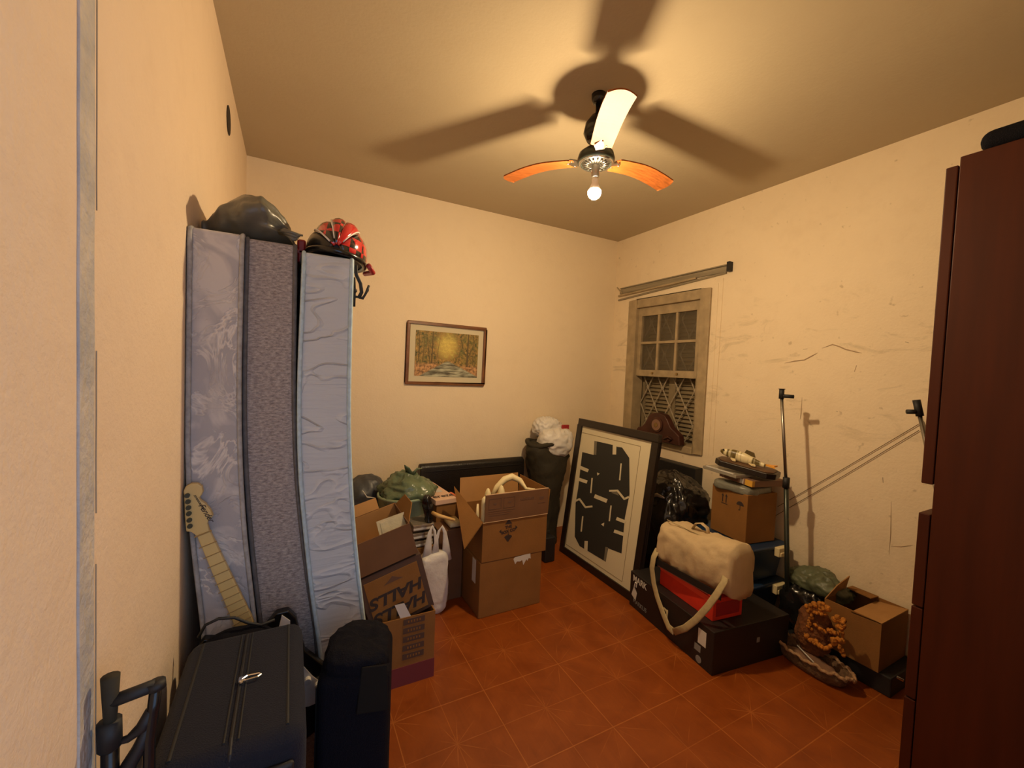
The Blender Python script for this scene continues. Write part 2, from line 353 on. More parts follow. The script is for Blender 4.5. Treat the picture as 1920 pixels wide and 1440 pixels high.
def text(body, size, material, parent, M4, ext=0.0006, name='lettering', sx=1.0, spacing=1.0, shear=0.0, bold=0.0):
    """lettering as a thin mesh; M4 maps (x right, y up, z out) of the text plane to the parent's space"""
    cu = bpy.data.curves.new('t', 'FONT'); cu.body = body; cu.size = size; cu.extrude = ext; cu.align_x = 'CENTER'; cu.align_y = 'CENTER'
    cu.space_character = spacing; cu.shear = shear; cu.offset = bold
    t = bpy.data.objects.new('t', cu); COL.objects.link(t); bpy.context.view_layer.update()
    me = bpy.data.meshes.new_from_object(t.evaluated_get(bpy.context.evaluated_depsgraph_get()))
    bpy.data.objects.remove(t); bpy.data.curves.remove(cu)
    me.transform(M4 @ Matrix.Diagonal((sx, 1, 1, 1))); me.materials.clear(); me.materials.append(M[material]); me.name = name
    o = bpy.data.objects.new(name, me); COL.objects.link(o); o.parent = parent
    return o
def frame4(origin, xdir, ydir):
    x = Vector(xdir).normalized(); y = Vector(ydir); y = (y - x*y.dot(x)).normalized(); z = x.cross(y)
    m4 = Matrix((x, y, z)).transposed().to_4x4(); m4.translation = Vector(origin); return m4
def crumple(seed, amp, freq=6.0):
    off = Vector((seed*13.7, seed*3.1, seed*7.7))
    def f(p):
        a = noise.noise((p*freq)+off); b = abs(noise.noise((p*freq*2.3)+off*2)); c = noise.noise((p*freq*5)+off)
        return amp*(a*1.0 - b*0.9 + c*0.25)
    return f
def bagmesh(c, r, seed=1, amp=0.03, power=2.6, pinch=0.0, flatz=True, n=72, m_=44, lean=(0, 0), freq=6.0, pleat=0.0):
    """a slumped bag: super-ellipsoid that stands on z=c.z, with folds drawn up to its neck"""
    f = crumple(seed, amp, freq); mb = MB(); vs = []
    cx, cy, cz = c; rx, ry, rz = r
    for i in range(m_+1):
        th = math.pi*i/m_
        for k in range(n):
            ph = 2*math.pi*k/n
            st, ct, cp, sp = math.sin(th), math.cos(th), math.cos(ph), math.sin(ph)
            e = 2.0/power; sg = lambda q, w_: math.copysign(abs(q)**w_, q)
            X = rx*sg(st, e)*sg(cp, e); Y = ry*sg(st, e)*sg(sp, e); Z = rz*sg(ct, e)
            u = (Z/rz+1)/2
            if pinch > 0:
                kf = 1 - pinch*max(0.0, u-0.45)/0.55; X *= kf; Y *= kf
            if pleat > 0:
                w_ = pleat*max(0, u-0.35)*math.sin(ph*11+seed+2*math.sin(ph*3)); X *= 1+w_; Y *= 1+w_
            p = Vector((X, Y, Z)); d = Vector((st*cp, st*sp, ct)); q = p + d*f(p)
            q.x += lean[0]*u; q.y += lean[1]*u
            q.z = max(q.z, -rz) if flatz else q.z
            vs.append(q + Vector((cx, cy, cz+rz)))
    fs = [(i*n+k, (i+1)*n+k, (i+1)*n+(k+1) % n, i*n+(k+1) % n) for i in range(m_) for k in range(n)]
    mb.add(vs, fs); return mb

# ------------------------------------------------------------------ the room
XL, XR, YN, YB, ZC = -0.265, 2.755, -0.06, 3.13, 2.70
struct(MB().box(XL-.15, XR+.15, -1.6, YB+.15, -.12, 0).build('floor', 'floor'))
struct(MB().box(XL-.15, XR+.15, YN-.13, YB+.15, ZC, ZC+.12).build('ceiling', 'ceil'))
struct(MB().box(XL-.12, XL, -1.6, YB+.12, 0, ZC).build('wall_left', 'walll'))
struct(MB().box(XL, XR+.25, YB, YB+.12, 0, ZC).build('wall_back', 'wall'))
# right wall with the window opening
WY0, WY1, WZ0, WZ1 = 2.085, 2.915, 0.86, 2.085
wr = MB().box(XR, XR+.18, YN-.13, WY0, 0, ZC).box(XR, XR+.18, WY1, YB, 0, ZC).box(XR, XR+.18, WY0, WY1, 0, WZ0).box(XR, XR+.18, WY0, WY1, WZ1, ZC)
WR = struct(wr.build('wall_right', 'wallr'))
# near wall: doorway where the photographer stands
struct(MB().box(.62, XR, YN-.13, YN, 0, ZC).box(XL, .62, YN-.13, YN, 2.15, ZC).build('wall_near', 'wall'))
# plaster strip on the left wall
st_ = MB(); n = 60
for i in range(n):
    z0, z1 = 2.7*i/n, 2.7*(i+1)/n
    a0 = .803+.004*noise.noise(Vector((0, 0, z0*5))); a1 = .803+.004*noise.noise(Vector((0, 0, z1*5)))
    b0 = .853+.003*noise.noise(Vector((3, 0, z0*6))); b1 = .853+.003*noise.noise(Vector((3, 0, z1*6)))
    st_.slab([(XL, a0, z0), (XL, b0, z0), (XL, b1, z1), (XL, a1, z1)], .003)
o = struct(st_.build('trim_1', 'plaster')); o['label'] = 'strip of bare grey plaster running up the left wall'
ck_ = MB()
for z0, z1 in ((1.66, 2.0), (1.2, 1.45), (.4, 1.12), (2.1, 2.6)):
    pts = [(XL+.004, .856+.002*noise.noise(Vector((1, 1, z*9))), z) for z in np.linspace(z0, z1, 14)]
    ck_.tube(pts, .0009, 5)
struct(ck_.build('plaster_crack', 'crack', parent=bpy.data.objects['wall_left']))
# dark disc, painted shade of an empty electrical box hole high on left wall
hp = MB(); hp.tube([(XL+.001, 2.285, 2.495), (XL+.0035, 2.285, 2.495)], .060, 18)
hb = struct(hp.build('hole_shade', 'holeshade', parent=bpy.data.objects['wall_left']))
# cracks and scars on the right wall, measured on its surface
def scar(pts, r, mt='crack'):
    q = []
    for (a, b) in pts: p = at(a, b, 0, XR); q.append((XR-.0005, p.y, p.z))
    sc = MB(); rr_ = [r*(0.25 if i in (0, len(q)-1) else 1) for i in range(len(q))]
    sc.tube(q, rr_, 5); return sc.build('plaster_crack', mt, parent=WR)
M['scar'] = mat('wall scar', (0.44, 0.32, 0.20), 0.95)
scar([(1471, 681), (1490, 677), (1508, 675), (1525, 666), (1533, 662)], .0035, 'scar')
scar([(1541, 653), (1561, 646), (1574, 650), (1585, 655), (1605, 660), (1616, 662)], .0035, 'scar')
scar([(1606, 685), (1602, 697)], .006, 'scar'); scar([(1504, 745), (1502, 775), (1500, 787)], .003, 'scar')
scar([(1568, 771), (1571, 772)], .006); scar([(1697, 641), (1704, 643)], .005); scar([(1506, 655), (1514, 654)], .005)
scar([(1655, 895), (1656, 905)], .006); scar([(1671, 940), (1670, 1000), (1667, 1040)], .0025, 'scar'); scar([(1670, 1024), (1690, 1025), (1712, 1022)], .0025, 'scar')
# ------------------------------------------------------------------ window
win = bpy.data.objects.new('window_1', None); COL.objects.link(win); win.location = (XR, (WY0+WY1)/2, WZ0); win['kind'] = 'structure'
win['label'] = 'beige sash window with six small panes over an open lower half'
def wbuild(mb, name, mt, **k): return mb.build(name, mt, win, world=True, **k)
mb = MB(); X0 = XR-.018; X1 = XR+.10; fw = .075
mb.box(X0, X1, WY0-.012, WY0+fw, WZ0-.015, WZ1+.02).box(X0, X1, WY1-.095, WY1+.008, WZ0-.015, WZ1+.02).box(X0, X1, WY0+fw, WY1-.095, WZ1-.055, WZ1+.02).box(X0, X1+.04, WY0+fw, WY1-.095, WZ0-.015, WZ0+.03)
wbuild(mb, 'window_frame', 'winpaint', bevel=.006)
ya, yb = WY0+fw, WY1-.095            # sash opening 2.16 .. 2.82
zs0, zs1 = 1.425, WZ1-.055
mb = MB(); xs0, xs1 = XR+.012, XR+.045
mb.box(xs0, xs1, ya, ya+.042, zs0, zs1).box(xs0, xs1, yb-.042, yb, zs0, zs1).box(xs0, xs1, ya+.042, yb-.042, zs0, zs0+.055).box(xs0, xs1, ya+.042, yb-.042, zs1-.075, zs1)
yy = [ya+.042, 0, 0, yb-.042]; wdt = (yy[3]-yy[0])
for k in (1, 2):
    yc = yy[0]+wdt*k/3; mb.box(xs0, xs1, yc-.011, yc+.011, zs0+.055, zs1-.075)
zc = (zs0+.055+zs1-.075)/2; mb.box(xs0+.001, xs1-.001, yy[0], yy[3], zc-.011, zc+.011)
wbuild(mb, 'window_sash', 'winpaint', bevel=.003)
mgl = mat('old glass', (0.16, 0.13, 0.085), 0.35, alpha=0.35, spec=.3); M['glass'] = mgl
for k in range(3):
    for j in range(2):
        a = yy[0]+wdt*k/3+.009; b_ = yy[0]+wdt*(k+1)/3-.009
        z0 = zs0+.055 if j == 0 else zc+.009; z1 = zc-.009 if j == 0 else zs1-.075
        wbuild(MB().box(XR+.026, XR+.029, a, b_, z0, z1), 'window_pane', 'glass')
for yk in (2.62, 2.36):
    mb = MB(); mb.tube([(xs0-.012, yk, zs0+.028), (xs0+.002, yk, zs0+.028)], .009, 10)
    wbuild(mb, 'sash_lift', 'brass')
# louvred shutter leaves behind
sh0, sh1 = XR+.115, XR+.15
mb = MB(); ym = (ya+yb)/2
mb.box(sh1, sh1+.01, WY0-.0, WY1+.0, WZ0, WZ1).box(sh0+.02, sh1, WY0, ya-.01, WZ0, WZ1).box(sh0+.02, sh1, yb+.01, WY1, WZ0, WZ1).box(sh0+.02, sh1, ya-.01, yb+.01, zs1+.02, WZ1)
for a, b_ in ((ya-.01, ym), (ym, yb+.01)):
    mb.box(sh0, sh1, a, a+.035, WZ0+.03, zs1+.02).box(sh0, sh1, b_-.035, b_, WZ0+.03, zs1+.02)
    for zz in np.arange(WZ0+.06, zs1, .034):
        mb.slab([(sh0+.004, a+.035, zz), (sh0+.004, b_-.035, zz), (sh1-.004, b_-.035, zz+.028), (sh1-.004, a+.035, zz+.028)], .006)
wbuild(mb, 'window_shutter', 'shutter')
# diamond iron grille
mb = MB(); gx = XR+.09; dy, dz = .165, .29
zlo, zhi, = WZ0+.03, zs1
def clipline(y0, z0, s):
    pts = []
    t0, t1 = 0.0, 1.0; L = 2.0
    a = Vector((gx, y0, z0)); d = Vector((0, s*dy, dz)).normalized()
    seg = [a+d*t for t in np.linspace(-L, L, 400)]
    return [p for p in seg if ya < p.y < yb and zlo < p.z < zhi]
for k in range(-8, 12):
    for s in (1, -1):
        q = clipline(ya+k*dy, WZ0+.03, s)
        if len(q) > 3: mb.tube([q[0], q[-1]], .0055, 6)
for i in range(-1, 6):
    for j in range(0, 9):
        yk = ya + (i+(.5 if j % 2 else 0))*dy; zk = zlo+j*dz/2
        if ya+.01 < yk < yb-.01 and zlo < zk < zhi: mb.ell((gx, yk, zk), (.009, .016, .016), 8, 6)
wbuild(mb, 'window_grille', 'grille')
# thin plaster line beside the window
tl = MB().box(XR-.004, XR, 1.985, 1.992, .86, 2.16).box(XR-.003, XR, 2.022, 2.026, .86, 2.13)
struct(tl.build('trim_2', 'wallr'))['label'] = 'thin raised plaster line beside the window'
# curtain track bundle above the window
ct = thing('curtain_track', 'bundle of dusty grey aluminium curtain tracks fixed above the window', 'curtain track', (XR, 2.5, 2.2))
def bar(p0, p1, h, d, name, mt):
    p0 = Vector(p0); p1 = Vector(p1); up = Vector((0, 0, 1))
    MB().slab([p0, p1, p1+up*h, p0+up*h], d).build(name, mt, ct, world=True, bevel=.003)
bar((2.744, 1.93, 2.200), (2.744, 3.06, 2.188), .042, .03, 'track', 'alu')
bar((2.738, 1.935, 2.244), (2.738, 3.05, 2.234), .010, .034, 'track', 'alu')
bar((2.735, 1.96, 2.186), (2.735, 3.07, 2.125), .014, .02, 'track', 'alu')
bar((2.720, 2.2, 2.185), (2.720, 3.055, 2.160), .016, .012, 'track', 'winpaint')
mb = MB(); mb.tube([(2.735, 3.02, 2.19), (2.72, 3.05, 2.235), (2.72, 3.07, 2.25)], .005, 6); mb.build('bracket', 'winpaint', ct, world=True)
mb = MB().box(2.715, 2.753, 1.918, 1.94, 2.195, 2.262); mb.build('end_cap', 'black', ct, world=True)

# ------------------------------------------------------------------ ceiling fan
FX, FY = 1.21, 1.55
fan = thing('ceiling_fan', 'three-blade ceiling fan with orange wood blades and one bare lit bulb', 'ceiling fan', (FX, FY, ZC))
MB().lathe([(.012, -.040), (.026, -.036), (.032, -.02), (.033, 0)]).build('canopy', 'blackgloss', fan, smooth=True)
MB().tube([(0, 0, -.03), (0, 0, -.30)], .0125, 14).build('downrod', 'blackgloss', fan, smooth=True)
MB().lathe([(.012, -.205), (.045, -.205), (.062, -.17), (.055, -.13), (.03, -.095), (.014, -.085)]).build('rod_cover', 'blackgloss', fan, smooth=True)
hz = .955-1.25-0.0   # hub level below the ceiling
MB().lathe([(.02, hz+.055), (.05, hz+.052), (.078, hz+.03), (.084, hz+.008), (.083, hz-.006), (.074, hz-.014), (.066, hz-.014), (.066, hz-.004)], cap=False).build('motor_housing', 'darkmetal', fan, smooth=True)
MB().lathe([(.0675, hz-.016), (.071, hz-.018), (.075, hz-.016), (.0775, hz-.010)], cap=False, n=40).build('trim_ring', 'chrome', fan, smooth=True)
mb = MB().lathe([(.066, hz-.006), (.062, hz-.014), (.02, hz-.020), (.001, hz-.020)], n=40)
for k in range(18):
    a = 2*math.pi*k/18; c, s = math.cos(a), math.sin(a)
    mb.tube([(c*.024, s*.024, hz-.022), (c*.058, s*.058, hz-.019)], [.0015, .005], 6)
mb.build('vent_plate', 'steel', fan, smooth=True)
for ang in (2, 122, 242):
    R = Matrix.Rotation(math.radians(ang), 4, 'Z')
    vs = []; nx, ny = 18, 8
    for i in range(nx+1):
        t = i/nx; r = .100+.380*t; wd = .046+.006*math.sin(t*2.2)
        arch = .022*math.sin(min(1, t*1.15)*math.pi*.62) - .055*max(0, t-.35)**1.6
        for j in range(ny+1):
            u = (j/ny-.5)*2; rr_ = r - (.020*u*u if i == nx else 0) + (.0 if i else .012*u*u)
            vs.append((rr_, u*wd, hz+.012+arch - .006*u - .004*u*u))
    top = [(a, b, c+.006) for a, b, c in vs]; nv = len(vs); fs = []
    for i in range(nx):
        for j in range(ny):
            a = i*(ny+1)+j; q = (a, a+1, a+ny+2, a+ny+1); fs += [q[::-1], tuple(k+nv for k in q)]
    edge = [j for j in range(ny+1)] + [i*(ny+1)+ny for i in range(1, nx+1)] + [nx*(ny+1)+j for j in range(ny-1, -1, -1)] + [i*(ny+1) for i in range(nx-1, 0, -1)]
    for a, b_ in zip(edge, edge[1:]+edge[:1]): fs.append((a, b_, b_+nv, a+nv))
    mb = MB().add([R @ Vector(p) for p in vs+top], fs); bl = mb.build('blade', 'bladew', fan, smooth=False)
    mb = MB()
    mb.prism([R @ Vector(p) for p in ((.070, -.012, hz+.002), (.115, -.030, hz+.008), (.150, 0, hz+.020), (.115, .030, hz+.014), (.070, .012, hz+.006))], (0, 0, .007))
    for (a, b_) in ((.112, -.022), (.112, .022), (.138, 0)): mb.ell(R @ Vector((a, b_, hz+.008+(a-.1)*.2)), (.0045, .0045, .004), 8, 6)
    mb.build('blade_bracket', 'steel', bl)
MB().lathe([(.012, hz-.018), (.019, hz-.022), (.018, hz-.07), (.014, hz-.075)]).build('lamp_socket', 'steel', fan, smooth=True)
bz = -1.25+.813
MB().lathe([(.0005, bz-.030), (.012, bz-.0275), (.0215, bz-.021), (.0275, bz-.012), (.030, bz), (.0292, bz+.007), (.027, bz+.010)], n=28).build('bulb', 'bulb', fan, smooth=True)
MB().lathe([(.027, bz+.0105), (.0265, bz+.014), (.020, bz+.030), (.0145, bz+.044), (.0135, bz+.066)], n=28).build('bulb_base', 'white', fan, smooth=True)

# ------------------------------------------------------------------ picture on the back wall
pic = thing('framed_picture', 'small brown framed autumn woodland stream picture hung on the back wall', 'picture', (.755, YB, 1.295), (0, 0, 0))
pic.rotation_euler = (0, math.radians(0.6), 0)
W_, H_ = .642, .478; t = .022
MB().box(0, W_, -.022, 0, 0, t).box(0, W_, -.022, 0, H_-t, H_).box(0, t, -.022, 0, t, H_-t).box(W_-t, W_, -.022, 0, t, H_-t).build('frame', 'oak', pic, bevel=.005)
MB().box(t, W_-t, -.008, -.001, t, H_-t).build('mat_board', 'board', pic)
sc = MB().box(0, .512, -.002, 0, 0, .345).build('print', 'scene', pic); sc.location = (.066, -.008, .066)
random.seed(3); TB = mat('tree brown', (.13, .09, .035), .7)
def tree(x, z0, z1, w_, br):
    MB().slab([(x-w_, -.0035, z0), (x+w_, -.0035, z0), (x+w_*.4+br, -.0035, z1), (x-w_*.4+br, -.0035, z1)], -.0005).build('painted_tree', TB, sc)
for x, z0, z1, w_, br in ((.13, .10, .345, .006, .005), (.118, .10, .30, .003, -.03), (.42, .085, .345, .009, .004), (.43, .16, .30, .003, .05), (.40, .18, .33, .003, -.05), (.47, .10, .33, .003, .0), (.45, .11, .28, .002, -.01), (.03, .11, .33, .004, .0), (.06, .11, .3, .003, .01), (.35, .12, .26, .0025, .01), (.17, .13, .3, .002, .02), (.49, .1, .3, .003, -.01)): tree(x, z0, z1, w_, br)

# ------------------------------------------------------------------ headboard at the back wall
hb_ = thing('headboard', 'long low black leatherette headboard standing against the back wall', 'headboard', (1.3, 3.07, 0))
mb = MB(); prof = [(3.03, 0), (3.03, .30), (3.02, .62), (3.03, .68), (3.055, .70), (3.085, .695), (3.10, .67), (3.105, 0)]
mb.prism([(.865, y, z) for y, z in prof], (.895, 0, 0)); mb.build('padded_panel', 'leather', hb_, world=True, bevel=.012, seg=3)
MB().tube([(.9, 3.018, .645), (1.72, 3.018, .645)], .003, 6).build('seam', 'black', hb_, world=True)

# ------------------------------------------------------------------ mattresses
def mattress(name, label, rows, yf, depth, mt, pip, back_bow, yaw=0.0):
    t = thing('mattress', label, 'mattress', (0.0, yf, 0))
    # rows: (pixel y, left px, right px) on the front edge
    prof = []
    for py, l, r in rows:
        a = at(l, py, 1, yf); b_ = at(r, py, 1, yf); prof.append([(a.z+b_.z)/2, a.x, b_.x])
    zt = prof[0][0]; z2 = prof[-1][0]
    sl = (prof[-1][1]-prof[-2][1])/(prof[-1][0]-prof[-2][0])
    prof.append([z2/2, prof[-1][1]+sl*(-z2/2)*.6, prof[-1][2]+sl*(-z2/2)*.6]); prof.append([0, prof[-1][1]+sl*(-z2/2)*.3, prof[-1][2]+sl*(-z2/2)*.3])
    P = np.array(prof)[::-1]; zz = np.linspace(0, zt, 40)
    L_ = np.interp(zz, P[:, 0], P[:, 1]); R_ = np.interp(zz, P[:, 0], P[:, 2])
    for _ in range(3):
        L_[1:-1] = (L_[:-2]+2*L_[1:-1]+L_[2:])/4; R_[1:-1] = (R_[:-2]+2*R_[1:-1]+R_[2:])/4
    L_ = np.maximum(L_, XL+.006)
    mb = MB(); vs = []; nyy = 10
    ref = L_[-1]
    for j in range(nyy+1):
        y = yf + depth*j/nyy; bow = 1-(1-back_bow)*j/nyy
        for i in range(len(zz)):
            for X in (L_[i], R_[i]):
                ww = R_[i]-L_[i]; base = ref + (L_[i]-ref)*bow; xx = base if X == L_[i] else base+ww
                vs.append((max(xx+yaw*j/nyy, XL+.005), y, zz[i]))
    # faces of a hollow hull: left/right sheets, front, back, top, bottom
    n = len(zz); idx = lambda j, i, s: (j*n+i)*2+s; fs = []
    for j in range(nyy):
        for i in range(n-1):
            fs.append((idx(j, i, 0), idx(j, i+1, 0), idx(j+1, i+1, 0), idx(j+1, i, 0)))
            fs.append((idx(j, i, 1), idx(j+1, i, 1), idx(j+1, i+1, 1), idx(j, i+1, 1)))
        for i in (0, n-1): fs.append((idx(j, i, 0), idx(j, i, 1), idx(j+1, i, 1), idx(j+1, i, 0)))
    for j in (0, nyy):
        for i in range(n-1): fs.append((idx(j, i, 0), idx(j, i, 1), idx(j, i+1, 1), idx(j, i+1, 0)))
    mb.add(vs, fs); mb.build('mattress_body', mt, t, world=True, bevel=.012, seg=3)
    for S, X in ((0, L_), (1, R_)):
        off = .002 if S == 0 else -.002
        pts = [(X[i]+off, yf-.002, zz[i]) for i in range(n)]
        pts[-1] = (X[-1]+off, yf+.004, zt-.004)
        pts += [(X[-1]+off, yf+.02, zt+.001), (X[-1]+off+yaw*.5, yf+depth*.5, zt+.001), (X[-1]+off+yaw, yf+depth-.02, zt+.001)]
        MB().tube([(max(p[0], XL+.008), p[1], p[2]) for p in pts], .0065, 8).build('piping', pip, t, world=True, smooth=True)
    return t, zt
A_, zA = mattress('A', 'mattress standing on end nearest the left wall, pale grey with flower pattern',
    [(431, 352, 456), (560, 350, 453), (700, 349, 450), (800, 350, 450), (900, 352, 453), (1000, 359, 459), (1100, 371, 470), (1165, 380, 478)], 1.48, .86, 'mfloral', 'piping1', .3)
B_, zB = mattress('B', 'mattress standing on end in the middle of three, brownish grey heathered cloth',
    [(452, 462, 555), (560, 459, 554), (700, 457, 552), (800, 457, 553), (900, 461, 557), (1000, 469, 566), (1100, 480, 578), (1200, 493, 594)], 1.50, .86, 'mheather', 'piping2', .4)
C_, zCm = mattress('C', 'mattress standing on end farthest right, pale blue grey quilting with blue piping',
    [(478, 569, 662), (560, 566, 659), (700, 560, 656), (800, 559, 655), (900, 562, 658), (1000, 572, 664), (1100, 583, 674), (1210, 600, 687)], 1.48, .86, 'mpale', 'piping3', .5, -.016)
# grey green garbage bag lying on the two left mattresses
zt = max(zA, zB)+.004
gb = thing('garbage_bag', 'grey green garbage bag with a pleated knot lying on top of two mattresses', 'garbage bag', (-.12, 1.68, zt))
mb = MB(); vs = []; nx, nk = 44, 60; f = crumple(4, .010, 9)
for i in range(nx+1):
    t = i/nx; X = -.252 + .262*t
    if t < .05: h = .070; d = .055
    else: h = np.interp(t, [.05, .2, .45, .62, .8, .93, 1.0], [.072, .105, .142, .150, .115, .070, .025]); d = np.interp(t, [.05, .2, .45, .7, .9, 1.0], [.05, .12, .17, .17, .12, .03])
    for k in range(nk):
        a = 2*math.pi*k/nk; ca, sa = math.cos(a), math.sin(a)
        pl_ = 1 + (.07*math.sin(a*10+t*4)*max(0, t-.38)*2) + .03*math.sin(a*5+t*9)
        y = d*math.copysign(abs(ca)**.85, ca)*pl_; z = h/2*(1+math.copysign(abs(sa)**.8, sa))*pl_
        p = Vector((X, 1.66+y, zt+z)); q = p + Vector((0, ca, sa))*f(p)
        q.z = max(q.z, zt-.002); vs.append(q)
fs = [(i*nk+k, (i+1)*nk+k, (i+1)*nk+(k+1) % nk, i*nk+(k+1) % nk) for i in range(nx) for k in range(nk)]
fs += [tuple(range(nk)), tuple(nx*nk+k for k in range(nk))[::-1]]
mb.add(vs, fs); mb.build('bag_body', 'olive', gb, world=True, smooth=True)
mb = MB()
for k in range(7):
    a = -.9+k*.3; mb.tube([(-.035, 1.52, zt+.03), (-.015+.012*math.sin(k), 1.50-.006*k % .01, zt+.022+.008*math.sin(a*3)), (.002+.004*k, 1.485, zt+.012+.01*math.sin(a*2))], [.010, .007, .003], 7)
mb.build('knot', 'olive', gb, world=True, smooth=True)
# red plastic thing between the mattress tops
mb = MB().box(.012, .040, 1.66, 1.95, zt-.03, zt+.055); mb.box(.0, .048, 1.66, 1.93, zt+.0, zt+.022)
o = tag(mb.build('plastic_tray', 'reddark', bevel=.008, seg=3), 'dull red plastic tray wedged between the garbage bag and the helmet', 'tray')
# bicycle helmet
hl = thing('bicycle_helmet', 'red and black checked bicycle helmet resting on the right mattress', 'helmet', (.135, 1.62, zCm+.003))
hl.rotation_euler = (0, math.radians(7), math.radians(-6))
rx, ry, rz = .096, .145, .125
def dome(p, d):
    if p.z < 0: p = Vector((p.x, p.y, p.z*.12))
    return p
MB().ell((0, 0, .018), (rx*.90, ry*.94, rz*.84), 28, 18, dome).build('foam_liner', 'black', hl, smooth=True)
mb = MB(); ring = [(rx*.98*math.cos(a), ry*.98*math.sin(a), .014) for a in np.linspace(0, 2*math.pi, 33)]
mb.tube(ring, .0105, 8, cap=False); mb.build('rim', 'blackgloss', hl, smooth=True)
def rib(a0, a1, mt, lift=1.0):
    """longitudinal shell rib between two roll angles (radians from straight up)"""
    vs = []; nu, nv = 20, 4
    for i in range(nu+1):
        u = -math.pi/2*.93 + math.pi*.93*i/nu
        for j in range(nv+1):
            a = a0+(a1-a0)*j/nv; cu_, su = math.cos(u), math.sin(u)
            for sc_ in (1.0, .90):
                puff = 1+.05*math.sin(math.pi*j/nv)
                vs.append((rx*sc_*puff*cu_*math.sin(a)*lift*1.02, ry*sc_*su*lift, .020+rz*sc_*puff*max(cu_, .02)*math.cos(a)*lift))
    fs = []; id_ = lambda i, j, s: (i*(nv+1)+j)*2+s
    for i in range(nu):
        for j in range(nv):
            q = (id_(i, j, 0), id_(i+1, j, 0), id_(i+1, j+1, 0), id_(i, j+1, 0)); fs.append(q); fs.append(tuple(k+1 for k in q)[::-1])
        for j in (0, nv): fs.append((id_(i, j, 0), id_(i+1, j, 0), id_(i+1, j, 1), id_(i, j, 1)))
    for i in (0, nu):
        for j in range(nv): fs.append((id_(i, j, 0), id_(i, j+1, 0), id_(i, j+1, 1), id_(i, j, 1)))
    return MB().add(vs, fs).build('shell_rib', mt, hl, smooth=True)
rib(-1.62, -1.02, 'blackgloss'); rib(-.95, -.40, 'check'); rib(-.33, .12, 'check', 1.04); rib(.17, .66, 'redgloss', 1.04); rib(.72, 1.62, 'check')
for a in (-.98, -.36, .66):
    pts = [(rx*1.03*math.cos(u)*math.sin(a), ry*1.02*math.sin(u), .020+rz*1.03*math.cos(u)*math.cos(a)) for u in np.linspace(-1.3, -.2, 10)]
    MB().tube(pts, .003, 6).build('white_stripe', 'white', hl, smooth=True)
MB().tube([(.105, -.06, .01), (.125, -.03, -.005), (.10, .03, -.004)], .009, 8).build('retention_dial', 'reddark', hl, smooth=True)
mb = MB()
q = lambda a, b_: at(a, b_, 1, 1.50) - Vector(hl.location)
RI = hl.matrix_basis.to_3x3().inverted() if False else __import__('mathutils').Euler(hl.rotation_euler).to_matrix().inverted()
def st(px, r, fl=.35): mb.tube([RI @ q(a, b_) for a, b_ in px], r, 8, flat=fl, up=(0, 1, 0))
st([(667, 497), (668, 515), (676, 532), (678, 548), (673, 558)], .006); st([(673, 558), (680, 560), (686, 550), (692, 535)], .004)
st([(673, 558), (680, 558), (690, 545), (691, 538)], .003); st([(664, 520), (665, 545), (664, 575)], .004); st([(664, 556), (672, 557), (679, 559)], .004)
mb.ell(RI @ q(665, 545), (.008, .006, .008), 8, 6); mb.build('chin_strap', 'rubber', hl, smooth=True)

# ------------------------------------------------------------------ electric guitar behind the suitcase
YG = 1.452
gt = thing('electric_guitar', 'black electric guitar with pale maple neck leaning on the floral mattress', 'guitar', (0, YG, .2))
crop = lambda x, y: at(320+x/4, 880+y/4, 1, YG)
outl = [(95, 165), (110, 130), (150, 108), (200, 108), (235, 130), (243, 170), (228, 200), (212, 214), (225, 235), (262, 262), (300, 310), (318, 352), (288, 378), (275, 410), (287, 455), (222+385, 1105), (480+155, 1190), (492, 1215), (200, 512), (182, 492), (150, 470), (115, 470), (105, 350), (99, 200)]
mb = MB().prism([crop(*p) for p in outl], (0, .018, 0)); neck = mb.build('neck', 'maple', gt, world=True, bevel=.003)
mb = MB()
for (x, y) in ((126, 195), (131, 241), (135, 286), (138, 330), (142, 379), (146, 424)):
    c = crop(x, y); mb.tube([c+Vector((0, .002, 0)), c+Vector((0, -.006, 0))], .0065, 10)
mb.build('tuner_bushing', 'darkmetal', neck, world=False); neck.children[-1].data.transform(Matrix.Translation(-gt.location)) 
mb = MB()
ax0 = ((crop(200, 512)+crop(287, 455))/2); ax1 = ((crop(492, 1215)+crop(635, 1190))/2)
dirn = (ax1-ax0).normalized(); nrm = Vector((dirn.z, 0, -dirn.x)); Ls = .648; pos = 0
for k in range(1, 22):
    d = Ls*(1-2**(-k/12)); c = ax0+dirn*d*(.98)
    if d > (ax1-ax0).length: break
    hw = .0215+.006*d/.45
    mb.tube([c-nrm*hw+Vector((0, -.001, 0)), c+nrm*hw+Vector((0, -.001, 0))], .0014, 5)
mb.tube([ax0-nrm*.021+Vector((0, -.001, 0)), ax0+nrm*.021+Vector((0, -.001, 0))], .0022, 5)
fr = mb.build('frets', 'fret', neck); fr.data.transform(Matrix.Translation(-gt.location))
# headstock script (running down the headstock)
pa, pb = crop(176, 200), crop(272, 345); d_ = (pb-pa).normalized()
lg = text('stratocaster', .0095, 'ink', neck, Matrix.Translation(-Vector(gt.location)) @ frame4((pa*.65+pb*.35)+Vector((.001, -.0012, .004)), d_, Vector((d_.z, 0, -d_.x))*-1), shear=.4)
lg = text('Fender', .021, 'ink', neck, Matrix.Translation(-Vector(gt.location)) @ frame4((pa*.12+pb*.88)+Vector((.002, -.0012, .001)), d_, Vector((d_.z, 0, -d_.x))*-1), shear=.4)
